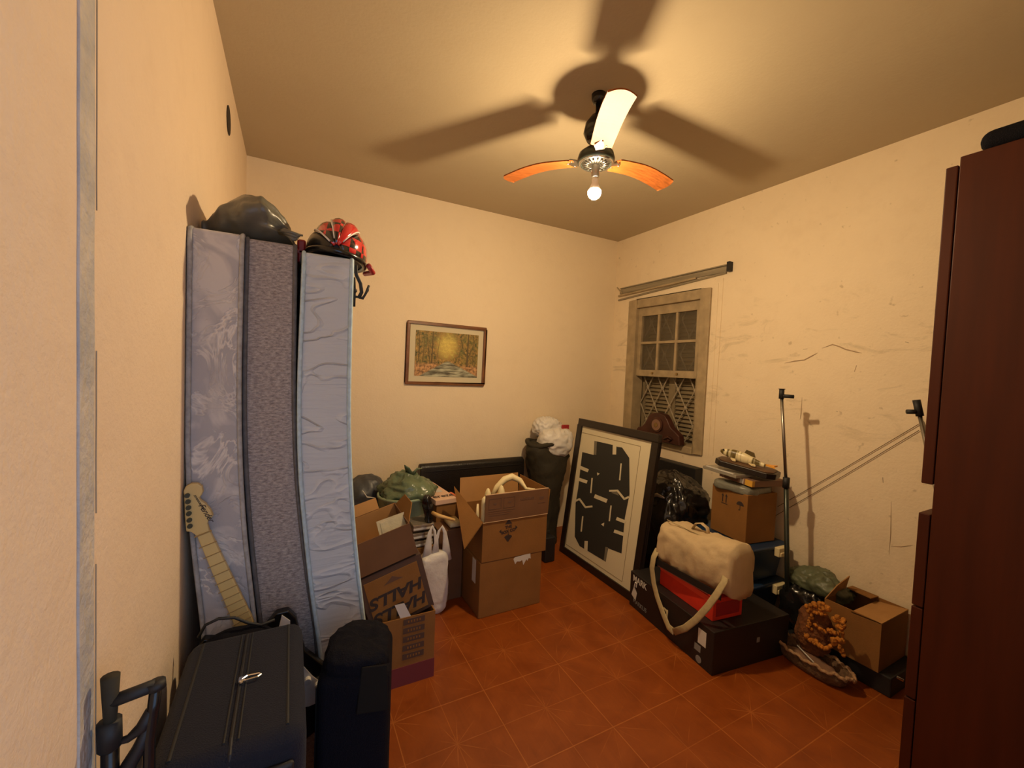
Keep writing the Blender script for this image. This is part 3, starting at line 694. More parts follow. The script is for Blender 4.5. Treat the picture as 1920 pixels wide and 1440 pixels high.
# body outline in neck axes: along = s (towards the tail), across = t (right positive)
def gp(s, t, y=0): return ax1 + dirn*(s+.05) - nrm*t + Vector((0, y, 0))
nsign = 1 if (-nrm).x > 0 else -1
bo = [(-.02, .03), (-.055, .085), (-.045, .118), (-.01, .130), (.05, .122), (.11, .118), (.19, .150), (.27, .165), (.34, .145), (.385, .09), (.40, 0), (.385, -.09), (.34, -.145), (.27, -.160), (.18, -.135), (.10, -.118), (.03, -.135), (-.06, -.128), (-.085, -.10), (-.05, -.05), (0, -.03)]
mb = MB().prism([gp(s, t*nsign, -.004) for s, t in bo], (0, .030, 0)); mb.build('guitar_body', 'blackgloss', gt, world=True, bevel=.006, seg=3)
pg = [(-.042, .098), (-.012, .112), (.06, .09), (.12, .09), (.20, .11), (.25, .13), (.30, .12), (.29, .07), (.22, -.05), (.10, -.09), (.0, -.11), (.03, -.06), (.045, .03), (.005, .07)]
mb = MB().prism([gp(s, t*nsign, -.007) for s, t in pg], (0, .003, 0)); mb.build('pickguard', 'white', gt, world=True)
mb = MB()
for s, t in ((.20, .095), (.235, .115), (.27, .12)): c = gp(s, t*nsign, -.007); mb.tube([c, c+Vector((0, -.016, 0))], .010, 12)
mb.build('knob', 'whitelab', gt, world=True)
MB().slab([gp(.17, -.04, -.009), gp(.17, .04, -.009), gp(.21, .04, -.009), gp(.21, -.04, -.009)], .006).build('bridge', 'chrome', gt, world=True)

# ------------------------------------------------------------------ foreground luggage
def rbox(name, mt, x0, x1, y0, y1, z0, z1, bev, parent=None, world=True, seg=4):
    return MB().box(x0, x1, y0, y1, z0, z1).build(name, mt, parent, world=world, bevel=bev, seg=seg)
sx0, sx1, sy0, sy1, sz = -.222, .043, .905, 1.325, .70
su = thing('suitcase', 'large dark navy soft suitcase standing upright in the left foreground', 'suitcase', ((sx0+sx1)/2, (sy0+sy1)/2, 0))
rbox('shell', 'navyfab', sx0, sx1, sy0, sy1, .03, sz, .035, su)
zx = -.090
MB().tube([(zx, sy0-.001, .06), (zx, sy0-.001, sz-.04), (zx, sy0+.012, sz-.011), (zx, sy0+.035, sz+.001), (zx, sy1-.035, sz+.001), (zx, sy1-.005, sz-.02)], .004, 8).build('zipper', 'black', su, world=True)
for dx in (-.012, .012):
    MB().tube([(zx+dx, sy0+.03, sz+.0005), (zx+dx, sy1-.03, sz+.0005)], .0022, 6).build('seam', 'rubber', su, world=True)
MB().tube([(sx1-.036, sy0+.03, sz-.002), (sx1-.036, sy1-.03, sz-.002)], .004, 8).build('piping', 'rubber', su, world=True)
MB().tube([(sx0+.036, sy0+.03, sz-.002), (sx0+.036, sy1-.03, sz-.002)], .004, 8).build('piping', 'rubber', su, world=True)
c = at(465, 1270, 2, sz+.008)
mb = MB(); lp = [(c.x-.012, c.y-.004, c.z), (c.x-.002, c.y+.006, c.z), (c.x+.022, c.y+.004, c.z), (c.x+.026, c.y-.002, c.z), (c.x+.02, c.y-.007, c.z), (c.x-.004, c.y-.008, c.z), (c.x-.012, c.y-.004, c.z)]
mb.tube(lp, .0026, 6); mb.box(c.x-.018, c.x-.006, c.y-.012, c.y+.006, sz, sz+.010); mb.ell((c.x-.012, c.y-.012, c.z+.002), (.005, .006, .005), 8, 6)
mb.build('zipper_pull', 'chrome', su, world=True)
mb = MB(); mb.box(-.045, .020, sy0-.012, sy0+.002, sz-.078, sz-.050); mb.build('side_handle', 'rubber', su, world=True, bevel=.008, seg=3)
for a, b_ in ((sx0+.02, sx0+.06), (sx1-.06, sx1-.02)):
    MB().box(a, b_, sy0+.03, sy0+.07, 0, .045).build('foot', 'rubber', su, world=True)
# second case, black
bc = thing('suitcase', 'slimmer black fabric trolley case beside the big navy suitcase', 'suitcase', (.185, 1.22, 0), (0, 0, math.radians(-14)))
bw, bd, bh = .093, .105, .645
MB().box(-bw, bw, -bd, bd, .02, bh-.02).build('shell', 'blackfab', bc, bevel=.028, seg=4)
mb = bagmesh((0, .0, bh-.08), (bw*.98, bd*.95, .052), 3, .010, 3.2, freq=14); mb.build('top_flap', 'blackfab', bc, smooth=True)
MB().slab([(bw*.1, -bd-.004, bh-.12), (bw*.98, -bd-.004, bh-.12), (bw*.9, -bd+.012, bh-.005), (bw*.2, -bd+.012, bh-.005)], .006).build('pocket', mat('dark brown flap', (.012, .010, .008), .85, spec=.15), bc, bevel=.003)
MB().box(-.03, .03, -.012, .012, bh-.02, bh+.012).build('carry_handle', 'rubber', bc, bevel=.008, seg=3)
MB().tube([(-bw-.001, -bd+.03, .06), (-bw-.001, -bd+.03, bh-.06)], .003, 6).build('zipper', 'rubber', bc)
MB().box(-bw*.8, bw*.8, -bd*.7, bd*.7, 0, .03).build('base', 'rubber', bc)
# soft black bag behind the suitcase
mb = bagmesh((-.115, 1.385, 0), (.125, .05, .335), 8, .012, 3.5, freq=8)
sb = thing('soft_bag', 'black soft bag with looped strap between the suitcase and the mattresses', 'bag', (-.115, 1.385, 0)); mb.build('bag_body', 'blackfab', sb, world=True, smooth=True)
pts = [at(a, b_, 1, 1.385) for a, b_ in ((372, 1195), (385, 1172), (410, 1160), (440, 1158), (465, 1168), (490, 1172), (515, 1162))]
MB().tube(pts, .0042, 8).build('strap', 'rubber', sb, world=True, smooth=True)
o = tag(MB().box(.052, .082, .96, 1.10, 0, .40).build('plastic_crate', 'greyplas', bevel=.004), 'narrow grey plastic crate squeezed between the two suitcases', 'crate')
# folding cart at the left wall
fc = thing('folding_cart', 'dark metal folding cart handle standing against the left wall', 'cart', (-.2, .84, 0))
YC = .84
def cp(a, b_): p = at(a, b_, 1, YC); return Vector((max(p.x, XL+.012), p.y, p.z))
l0 = cp(207, 1268); l0b = cp(204, 1310)
MB().tube([Vector((l0.x, YC, 0.02)), Vector((l0.x, YC, l0.z-.09))], .0115, 12).build('post', 'blackgloss', fc, world=True, smooth=True)
MB().tube([Vector((l0.x, YC, l0.z-.10)), Vector((l0.x, YC, l0.z))], [.007, .012], 12).build('post_top', M['darkcloth'], fc, world=True, smooth=True)
MB().tube([cp(205, 1352), cp(206, 1400)], .0155, 12).build('slide_collar', 'rubber', fc, world=True, smooth=True)
MB().tube([cp(208, 1316), cp(250, 1300), cp(292, 1284)], .0095, 12).build('grip', 'rubber', fc, world=True, smooth=True)
MB().tube([cp(293, 1278), cp(294, 1290)], .0125, 12).build('grip_joint', 'rubber', fc, world=True, smooth=True)
pr = cp(288, 1330)
MB().tube([cp(293, 1286), cp(287, 1330), cp(280, 1385), Vector((cp(272, 1440).x, YC, .03))], .0085, 10).build('post', 'blackgloss', fc, world=True, smooth=True)
mb = MB(); mb.tube([cp(284, 1330), cp(268, 1362), cp(240, 1385), cp(208, 1395)], [.008, .010, .006, .004], 8); mb.tube([cp(285, 1345), cp(262, 1400), cp(238, 1440), Vector((-.235, YC, .55))], [.006, .010, .012, .012], 8)
mb.build('brace', 'black', fc, world=True, smooth=True)
MB().box(-.25, -.16, YC-.05, YC+.05, 0, .02).build('foot_plate', 'rubber', fc, world=True)

# ------------------------------------------------------------------ cartons
def carton(t, w_, d, h, mt='card', th=.005, inside=True, name='carton_body', z0=0.0):
    """open-top carton, local origin at the front-left bottom corner"""
    MB().box(0, w_, 0, d, z0, z0+th).box(0, w_, 0, th, z0+th, z0+h).box(0, w_, d-th, d, z0+th, z0+h).box(0, th, th, d-th, z0+th, z0+h).box(w_-th, w_, th, d-th, z0+th, z0+h).build(name, mt, t)
def flap(t, a, b_, dvec, mt='card', th=.004, taper=.0):
    a = Vector(a); b_ = Vector(b_); dvec = Vector(dvec); e = (b_-a)*taper
    return MB().slab([a, b_, b_-e+dvec, a+e+dvec], th).build('flap', mt, t)
FZ = lambda o, u=(1, 0, 0), v_=(0, 0, 1): frame4(o, u, v_)
# printed box on the floor
pb_ = thing('cardboard_box', 'small printed box with a column of dark labels and a maroon base band', 'box', (.30, 1.815, 0))
carton(pb_, .312, .33, .312, 'card')
MB().box(-.001, .313, -.0025, 0, 0.0, .088).box(.312, .3145, 0, .33, 0, .088).build('base_band', 'maroon', pb_)
for k in range(5):
    z = .118+k*.040
    MB().box(.165, .262, -.002, 0, z, z+.026).build('printed_label', 'cardprint', pb_)
    for q_ in range(5): MB().box(.185+q_*.013, .191+q_*.013, -.0026, -.002, z+.008, z+.018).build('printed_mark', 'card', pb_)
tg_ = [at(a, b_, 1, 1.819) for a, b_ in ((740, 1135), (758, 1131), (771, 1156), (752, 1162))]
MB().slab(tg_, .001).build('paper_tag', 'whitelab', pb_, world=True)
# carton with the upside-down lettering, tilted
hc = at(700, 1195, 1, 1.862); tilt = -math.atan2(.075, .2625)
hb2 = thing('cardboard_box', 'tilted brown box with dark borders and upside-down lettering above the printed box', 'box', (.344, 1.866, .228), (0, tilt, 0))
w2, h2, d2 = .290, .275, .20
MB().box(0, w2, 0, d2, 0, h2).build('carton_body', M['cardprint'], hb2, bevel=.003)
MB().box(.022, w2-.026, -.0018, 0, .018, h2-.026).build('printed_panel', 'card', hb2, bevel=.001)
for zz in (.145, .070):
    text('HALLS', .074, 'ink', hb2, frame4((w2/2+.004, -.0025, zz), (-1, 0, 0), (0, 0, -1)), sx=1.15, shear=.25, bold=.0025)
mb = MB(); mb.prism([(.10, -.0026, .205), (.19, -.0026, .205), (.17, -.0026, .215), (.145, -.0026, .232), (.12, -.0026, .215)], (0, .001, 0)); mb.build('printed_mark', 'ink2', hb2)
# open tray box on top of it
tb = thing('cardboard_box', 'open brown box with raised flaps tilted on top of the upside-down lettered box', 'box', (.252, 1.862, .499), (0, tilt, 0))
carton(tb, .292, .31, .150, 'carddark'); MB().box(.006, .286, .006, .304, .006, .012).build('box_bottom', 'cardin', tb)
MB().box(.006, .286, .300, .304, .012, .15).build('inner_back', 'cardin', tb)
flap(tb, (.0, .31, .15), (.21, .31, .15), (.0, .03, .05), 'cardin'); flap(tb, (.292, .02, .15), (.292, .29, .15), (.045, .0, .055), 'card', taper=.25)
co = thing('takeaway_container', 'cloudy clear plastic container with lid lying in the open tilted box', 'container', (.40, 2.02, .575), (math.radians(38), tilt, math.radians(-6)))
MB().box(0, .13, 0, .09, 0, .035).build('tub', 'clear', co, bevel=.01, seg=3); MB().box(-.005, .135, -.005, .095, .035, .041).box(.01, .12, .01, .08, .041, .046).build('lid', 'clear', co, bevel=.003)
MB().box(.03, .10, .02, .07, .005, .03).build('contents', 'cream', co, bevel=.005)
co.location = (.392, 1.95, .612)
# white carrier bag on the floor
wb = thing('carrier_bag', 'white plastic carrier bag with two looped handles standing on the floor', 'plastic bag', (.755, 2.31, 0))
bagmesh((.757, 2.31, 0), (.088, .05, .178), 5, .010, 5.0, n=48, m_=30, freq=9).build('bag_body', 'whiteplas', wb, world=True, smooth=True)
for run in (((800, 1050), (803, 1022), (806, 998), (811, 987), (815, 996), (817, 1015), (815, 1042)), ((838, 1050), (836, 1022), (834, 998), (829, 987), (823, 996), (819, 1012), (817, 1042))):
    MB().tube([at(a, b_, 1, 2.30) for a, b_ in run], [.030, .021, .011, .008, .008, .010, .022], 12, flat=.4, up=(0, 1, 0)).build('handle', 'whiteplas', wb, world=True, smooth=True)
# big bottom carton
bb = thing('cardboard_box', 'large plain brown carton on the floor under the open logo box', 'box', (.975, 2.13, 0))
MB().box(0, .415, 0, .40, 0, .325).build('carton_body', 'card', bb, bevel=.004)
MB().box(.0, .415, -.001, 0, .3245, .3255).build('top_seam', 'ink2', bb)
mb = MB()
pts = [(.215, .318), (.225, .327), (.33, .335), (.335, .30), (.32, .305), (.312, .290), (.305, .302), (.285, .270), (.275, .302), (.262, .296), (.24, .300), (.228, .285), (.222, .30)]
mb.prism([(x, -.0015, z-.005) for x, z in pts], (0, .001, 0)); mb.build('torn_tape', 'whitelab', bb)
MB().box(-.0015, 0, .06, .11, .18, .32).build('side_tape', 'whitelab', bb)
# open upper carton
ub = thing('cardboard_box', 'open brown carton with dark diamond logo stacked on the large plain carton', 'box', (.982, 2.128, .328))
carton(ub, .432, .38, .232, 'card')
th = .004
MB().box(.008, .432, -.004, 0, .232, .392).build('flap', 'carddark', ub)
MB().box(.008, .432, -.0045, .0005, .390, .394).build('flap_edge', 'cardedge', ub)
MB().slab([(0, -.003, .2315), (.432, -.003, .2315), (.432, -.003, .2335), (0, -.003, .2335)], .003).build('fold_line', 'cardedge', ub)
flap(ub, (0.0, .378, .232), (.432, .378, .232), (.012, .035, .155), 'cardin'); flap(ub, (.432, 0, .232), (.432, .378, .232), (.012, 0, .150), 'card')
fa, fb_ = at(852, 912, 1, 2.44)-Vector(ub.location), at(871, 1030, 1, 2.12)-Vector(ub.location)
MB().slab([(0, 0, .232), (0, .36, .232), fa, fb_], .004).build('flap', 'card', ub)
# print on the raised front flap
def pbar(x0, x1, z0, z1): MB().box(x0, x1, -.0052, -.0042, z0, z1).build('printed_mark', 'ink2', ub)
for x0, x1 in ((.03, .11), (.125, .20)):
    pbar(x0, x1, .365, .367); pbar(x0, x1, .305, .307); pbar(x0, x0+.002, .305, .367); pbar(x1-.002, x1, .305, .367); pbar(x0+.03, x0+.05, .33, .34)
for k in range(3): pbar(.03, .20-.02*k, .292-.012*k, .294-.012*k)
pbar(.36, .41, .305, .308); pbar(.37, .40, .33, .345)

for k in range(9): MB().box(.235+k*.011, .243+k*.011, -.0052, -.0042, .337, .346+.003*(k % 3)).build('printed_mark', 'ink2', ub)
# logo diamond
cx, cz = .165, .165; s = .055
def logo(p): MB().prism(p, (0, .001, 0)).build('printed_logo', 'ink', ub)
logo([(cx, -.0012, cz+s*1.25), (cx+s*.42, -.0012, cz+s*.72), (cx-s*.42, -.0012, cz+s*.72)])
logo([(cx, -.0012, cz-s*1.25), (cx+s*.48, -.0012, cz-s*.66), (cx+s*.25, -.0012, cz-s*.5), (cx-s*.25, -.0012, cz-s*.5), (cx-s*.48, -.0012, cz-s*.66)])
logo([(cx-s*1.1, -.0012, cz+.002), (cx-s*.85, -.0012, cz-.010), (cx-s*.85, -.0012, cz+.012)]); logo([(cx+s*1.1, -.0012, cz+.012), (cx+s*.85, -.0012, cz+.024), (cx+s*.85, -.0012, cz-.002)])

text('THE', .024, 'ink', ub, FZ((cx, -.0012, cz+.022), (1, 0, .12)), bold=.0006); text('BOX CO', .024, 'ink', ub, FZ((cx, -.0012, cz-.004), (1, 0, .12)), bold=.0008); text('&', .016, 'ink', ub, FZ((cx, -.0012, cz-.022)))
# cream contents, each a thing
def cr(mb, name, label, cat): return tag(mb.build(name, 'cream', smooth=True), label, cat)
ux, uy, uz = .982, 2.128, .328
cr(MB().tube([(ux+.022, uy+.035, uz+.01), (ux+.022, uy+.035, uz+.33), (ux+.020, uy+.035, uz+.36), (ux+.020, uy+.035, uz+.372)], [.020, .020, .016, .006], 14), 'plastic_tube', 'upright cream tube at the front left corner of the open carton', 'tube')
cr(MB().ell((ux+.085, uy+.13, uz+.19), (.032, .04, .20), 16, 12), 'foam_cone', 'left one of two pointed cream foam cones in the open carton', 'foam cone')
cr(MB().ell((ux+.175, uy+.13, uz+.20), (.034, .04, .20), 16, 12), 'foam_cone', 'right one of two pointed cream foam cones in the open carton', 'foam cone')
cr(MB().tube([(ux+.165, uy+.24, uz+.30), (ux+.20, uy+.24, uz+.355), (ux+.25, uy+.235, uz+.40), (ux+.30, uy+.23, uz+.415), (ux+.35, uy+.21, uz+.39), (ux+.375, uy+.17, uz+.345), (ux+.41, uy+.12, uz+.35)], [.014, .018, .022, .022, .018, .010, .007], 12), 'foam_ring', 'curved cream foam arch rising highest inside the open carton', 'foam arch')
cr(MB().tube([(ux-.005+.02, uy+.12, uz+.02), (ux+.016, uy+.12, uz+.24), (ux+.02, uy+.13, uz+.30)], [.010, .010, .006], 10), 'plastic_tube', 'short cream tube leaning behind the left flap of the open carton', 'tube')

# ------------------------------------------------------------------ back left clutter
bk = thing('bucket', 'tall mint green plastic bucket topped by a green bag near the back wall', 'bucket', (.672, 2.70, 0))
MB().lathe([(.115, 0), (.118, .01), (.165, .585), (.172, .59), (.172, .605), (.160, .605), (.110, .02)], n=36, cap=False).lathe([(.113, .0), (.113, .02)], n=36).build('tub', 'mint', bk, smooth=True)
gbg = thing('plastic_bag', 'shiny green plastic bag bulging out of the mint bucket', 'bag', (.672, 2.70, .60))
bagmesh((.660, 2.70, .53), (.185, .16, .115), 11, .045, 2.3, pinch=.55, freq=7, lean=(.04, .0), pleat=.10).build('bag_body', 'greenbag', gbg, world=True, smooth=True)
mb = MB(); mb.tube([(.70, 2.68, .73), (.675, 2.66, .775), (.655, 2.65, .80)], [.03, .022, .004], 9, flat=.4); mb.tube([(.72, 2.68, .73), (.745, 2.67, .765), (.775, 2.66, .765)], [.03, .018, .004], 9, flat=.4); mb.build('knot_ears', 'greenbag', gbg, world=True, smooth=True)
o = tag(bagmesh((.47, 2.95, 0), (.155, .13, .338), 12, .022, 2.8, n=60, freq=6).build('garbage_bag', 'slate', smooth=True), 'slate blue grey bag standing at the back wall left of the bucket', 'garbage bag')
mb = MB().tube([at(a, b_, 1, 2.70) for a, b_ in ((680, 920), (688, 932), (702, 933))], [.006, .008, .004], 8, flat=.4)
mb.build('pale_fold', 'whitelab', o, smooth=True)
o = tag(bagmesh((.33, 2.58, 0), (.13, .12, .235), 14, .03, 2.4, n=60, freq=7).build('plastic_bag', 'pink', smooth=True), 'pinkish red plastic bag behind the right mattress', 'bag')
oc = thing('wall_outlet', 'small wall outlet with dark plugs low on the back wall', 'outlet', (.375, YB, .60))
MB().box(-.03, .03, -.010, 0, -.045, .045).build('plate', 'whitelab', oc, bevel=.003)
MB().box(-.022, .022, -.03, -.010, -.035, .02).build('plug', 'black', oc, bevel=.004)
MB().tube([(.01, -.03, -.01), (.04, -.05, -.04), (.03, -.05, -.10), (.0, -.04, -.2)], .005, 8).build('cable', 'black', oc, smooth=True)
# pale packaging box with lettering
zt_ = .585
q0, q1, q2, q3 = at(802, 904, 2, zt_), at(838, 899, 2, zt_), at(857, 933, 2, zt_), at(817, 939, 2, zt_)
ez = thing('packaging_box', 'flat peach and white packaging box with black lettering on its top', 'box', (q3.x, q3.y, zt_-.032))
ux_ = (q2-q3); vx_ = (q0-q3); vx_ = vx_ - ux_*(vx_.dot(ux_)/ux_.dot(ux_))
MB().prism([q3, q3+ux_, q3+ux_+vx_, q3+vx_], (0, 0, -.032)).build('box_body', 'peach', ez, world=True, bevel=.003)
def onez(a, b_, e=.0008): return q3+ux_*a+vx_*b_+Vector((0, 0, e))
MB().slab([onez(.12, .38), onez(.78, .38), onez(.78, .92), onez(.12, .92)], .0006).build('label_panel', 'whitelab', ez, world=True)
for k in range(4): MB().slab([onez(.2, .5+.1*k, .0018), onez(.7, .5+.1*k, .0018), onez(.7, .515+.1*k, .0018), onez(.2, .515+.1*k, .0018)], .0006).build('printed_line', 'orangelab', ez, world=True)
tx = text('ereze', .075, 'ink', ez, Matrix.Translation(-Vector(ez.location)) @ frame4(onez(.54, .17), ux_, vx_), sx=.86, bold=.001)
MB().slab([onez(1.0, -.02, .001), onez(1.16, -.02, .001), onez(1.10, .30, .001), onez(1.0, .30, .001)], .0012).build('torn_corner', 'orangelab', ez, world=True)
brn = tag(MB().prism([q3+Vector((.01, .01, -.034)), q3+ux_*1.18+Vector((0, .01, -.034)), q3+ux_*1.18+vx_+Vector((0, 0, -.034)), q3+vx_+Vector((.01, 0, -.034))], (0, 0, -(zt_-.034))).build('cardboard_box', 'card', bevel=.003), 'plain brown box directly under the peach packaging box', 'box')
pw = at(822, 967, 1, 2.30); pe = at(852, 975, 1, 2.30)
o = tag(MB().tube([pw+Vector((-.02, .05, .004)), pw, pw*.3+pe*.7, pe, pe+Vector((.004, -.002, -.002))], [.010, .012, .009, .009, .007], 12).build('wooden_stick', 'tan', smooth=True), 'turned light wood stick poking out beside the open carton flap', 'stick')
pc = at(808, 960, 1, 2.44)
o = tag(bagmesh((pc.x, 2.44, pc.z-.105), (.033, .04, .105), 17, .022, 2.2, n=44, m_=30, freq=12, pinch=-.3, lean=(-.03, .0)).build('plastic_bag', 'trash', smooth=True), 'small crumpled black plastic bag right of the mint bucket', 'bag')
cx0 = .83
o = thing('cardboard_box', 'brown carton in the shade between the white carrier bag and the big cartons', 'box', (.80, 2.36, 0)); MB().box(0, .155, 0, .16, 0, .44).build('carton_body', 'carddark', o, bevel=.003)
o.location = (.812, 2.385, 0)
cr(MB().box(.885, .965, 2.40, 2.52, .445, .475), 'foam_block', 'cream foam block lying on the shaded carton beside the flap', 'foam block').modifiers.new('b', 'BEVEL').width = .006
for k in range(3):
    o = thing('wrapped_book', ['topmost of the silvery wrapped books stacked behind the white carrier bag', 'middle one of the silvery wrapped books behind the white carrier bag', 'lowest of the silvery wrapped books behind the white carrier bag'][k], 'book', (.655, 2.40, .455-.05*k), (0, 0, .05*k), group='silvery wrapped books')
    MB().box(0, .13, 0, .20, 0, .038).build('cover', 'foil', o, bevel=.004); MB().box(.003, .127, -.001, .004, .008, .020).build('pages', 'whitelab', o)
o = tag(MB().box(.655, .79, 2.40, 2.60, 0, .352).build('cardboard_box', 'card', bevel=.003), 'brown carton carrying the silvery wrapped books', 'box')

# ------------------------------------------------------------------ dark sack, white bag, framed print
ds = thing('sack', 'tall dark green brown cloth sack standing in the back corner', 'sack', (1.90, 2.93, 0))
mb = MB(); vs = []; n = 56; zz = np.linspace(0, .84, 36); f = crumple(21, .034, 7)
for z in zz:
    wx = np.interp(z, [0, .15, .45, .60, .76, .84], [.10, .10, .13, .165, .205, .165]); wy = np.interp(z, [0, .6, .84], [.13, .15, .12])
    for k in range(n):
        a = 2*math.pi*k/n; p = Vector((math.copysign(abs(math.cos(a))**.8, math.cos(a))*wx, math.copysign(abs(math.sin(a))**.8, math.sin(a))*wy, z))
        r_ = f(p); vs.append((1.925+p.x*(1+r_*5), 2.945+p.y*(1+r_*3), z+.0))
m_ = len(zz); fs = [(i*n+k, i*n+(k+1) % n, (i+1)*n+(k+1) % n, (i+1)*n+k) for i in range(m_-1) for k in range(n)] + [tuple(range(n))[::-1], tuple((m_-1)*n+k for k in range(n))]
mb.add(vs, fs).build('sack_body', 'darkcloth', ds, world=True, smooth=True)
ring = [(1.925+.18*math.cos(a), 2.945+.13*math.sin(a), .83+.015*math.sin(3*a)) for a in np.linspace(0, 2*math.pi, 25)]
MB().tube(ring, .020, 8, cap=False).build('rolled_edge', 'darkcloth', ds, world=True, smooth=True)
wb2 = thing('plastic_bag', 'crumpled white plastic bag stuffed on top of the dark sack', 'bag', (1.93, 2.93, .84))
bagmesh((1.975, 2.90, .72), (.155, .12, .125), 31, .020, 2.4, n=80, m_=50, freq=8).build('bag_body', 'whiteplas', wb2, world=True, smooth=True)
bagmesh((1.95, 2.99, .86), (.135, .11, .095), 37, .026, 2.4, n=80, m_=50, freq=10).build('upper_bulge', 'whiteplas', wb2, world=True, smooth=True)
MB().box(2.03, 2.10, 2.88, 2.90, .945, .985).build('red_print', 'reddark', wb2, world=True, bevel=.004)
o = thing('black_case', 'small black case standing on the floor in front of the dark sack', 'case', (1.70, 2.56, 0)); MB().box(0, .09, 0, .12, 0, .19).build('case_body', 'black', o, bevel=.01, seg=3); MB().tube([(.02, .06, .19), (.02, .06, .215), (.07, .06, .215), (.07, .06, .19)], .005, 8).build('handle', 'rubber', o)

FX0, TIL = 1.925, math.atan2(.135, 1.06)
fr_ = thing('framed_print', 'large black framed abstract geometric print standing on the floor', 'picture', (FX0, 1.872, 0), (0, TIL, 0))
# local: x = outwards normal (towards -x is the face), y along the wall, z up
FWd, FH, ft, fd = .832, 1.075, .052, .035
MB().box(0, fd, 0, FWd, 0, ft).box(0, fd, 0, FWd, FH-ft, FH).box(0, fd, 0, ft, ft, FH-ft).box(0, fd, FWd-ft, FWd, ft, FH-ft).build('frame', 'frameblk', fr_, bevel=.004)
MB().box(.012, fd-.004, ft, FWd-ft, ft, FH-ft).build('mat_board', 'board', fr_)
P0 = Vector(fr_.location); NR = Matrix.Rotation(TIL, 3, 'Y'); nx_ = NR @ Vector((1, 0, 0))
def onframe(x, y, e=.011):
    px, py = 980+x/3.6, 760+y/3.6
    d = CR*((px-960)/FPX) - CU*((py-720)/FPX) + CF; O = Vector((0, 0, CAM_Z)); pp = P0+nx_*.012
    t = (pp-O).dot(nx_)/d.dot(nx_); w_ = NR.inverted() @ (O+d*t-P0); return (e, w_.y, w_.z)
def art(name, polys, mt, e):
    for p in polys: MB().prism([onframe(x, y, e) for x, y in p], (-.0006, 0, 0)).build(name, mt, fr_)
sil = [(487, 240), (612, 268), (640, 280), (672, 285), (720, 355), (722, 600), (690, 760), (668, 1000), (578, 965), (560, 1055), (385, 950), (352, 885), (358, 660), (375, 560), (403, 315), (480, 335)]
art('abstract_shape', [sil], 'artblk', .0115)
art('abstract_shape', [[(485, 240), (502, 243), (498, 335), (480, 332)], [(560, 955), (578, 960), (562, 1055), (548, 1048)], [(600, 590), (612, 575), (640, 585), (650, 610)]], 'artgrey', .0108)
def bars(*b):
    out = []
    for x0, y0, x1, y1, w_ in b:
        dx, dy = x1-x0, y1-y0; L = math.hypot(dx, dy); nx, ny = -dy/L*w_/2, dx/L*w_/2
        out.append([(x0+nx, y0+ny), (x1+nx, y1+ny), (x1-nx, y1-ny), (x0-nx, y0-ny)])
    return out
art('cut_out_shape', bars((622, 268, 620, 332, 24), (386, 418, 444, 442, 22), (378, 498, 436, 518, 22), (470, 490, 461, 592, 9), (666, 392, 656, 506, 9), (585, 577, 640, 575, 12), (638, 572, 690, 636, 13), (684, 634, 718, 618, 13), (357, 646, 385, 632, 12), (383, 630, 425, 688, 12), (422, 688, 472, 682, 12), (486, 612, 570, 646, 26), (598, 676, 586, 782, 9), (634, 764, 696, 788, 22), (618, 848, 686, 872, 22), (407, 748, 396, 852, 9), (430, 915, 427, 985, 22)) + [[(503, 453), (522, 462), (505, 474)], [(530, 802), (552, 792), (548, 818)]], 'board', .0106)
ins = [(397, 182), (797, 277), (672, 1190), (292, 935)]
art('inset_line', bars(*[(*ins[i], *ins[(i+1) % 4], 3) for i in range(4)]), 'artline', .0112)

# ------------------------------------------------------------------ things right of the print
o = tag(bagmesh((2.42, 2.06, 0), (.235, .26, .375), 41, .032, 3.4, n=120, m_=80, freq=8, pinch=.20, pleat=.06).build('garbage_bag', 'trash', smooth=True), 'large shiny black garbage bag between the framed print and the boxes', 'garbage bag')
o = tag(bagmesh((2.36, 2.48, 0), (.16, .12, .34), 43, .022, 3.0, n=80, m_=50, freq=6).build('garbage_bag', 'trash', smooth=True), 'smaller black garbage bag tucked behind the framed print', 'garbage bag')
o = tag(MB().tube([at(a, b_, 0, 2.2) for a, b_ in ((1219, 945), (1222, 930), (1232, 928), (1246, 934))], [.008, .012, .014, .006], 8, flat=.5).build('paper_scrap', 'foil', smooth=True), 'pale crumpled paper scrap stuck beside the black garbage bags', 'paper')
bx = thing('black_box', 'tall matt black box against the wall below the window', 'box', (2.665, 2.06, 0)); MB().box(0, .085, 0, .42, 0, .755).build('box_body', 'black', bx, bevel=.006, seg=3); MB().box(-.002, 0, .03, .39, .60, .605).build('seam', 'rubber', bx)
# mantel clock on the sill
cl = thing('mantel_clock', 'dark carved wood mantel clock with round face on the window sill', 'clock', (2.72, 2.465, .892))
pr = [(-.235, 0), (.235, 0), (.232, .06), (.215, .085), (.17, .10), (.13, .135), (.105, .19), (.075, .222), (.0, .238), (-.07, .225), (-.10, .19), (-.14, .13), (-.19, .10), (-.225, .075)]
MB().prism([(-.035, y, z) for y, z in pr], (.06, 0, 0)).build('case', 'clockwood', cl, bevel=.008, seg=3)
MB().tube([(-.034, 0, .135), (-.044, 0, .135)], .062, 28).build('bezel', 'clockwood', cl, bevel=.004)
MB().tube([(-.044, 0, .135), (-.048, 0, .135)], .046, 28).build('dial', M['brownpack'], cl)
MB().tube([(-.048, 0, .135), (-.052, 0, .135)], .018, 20).build('dial_center', 'brass', cl)
for s in (-1, 1):
    MB().tube([(-.038, s*.08, .03), (-.042, s*.13, .055), (-.042, s*.165, .04), (-.040, s*.14, .025), (-.038, s*.12, .035)], .008, 8).build('carved_scroll', 'clockwood', cl, smooth=True)

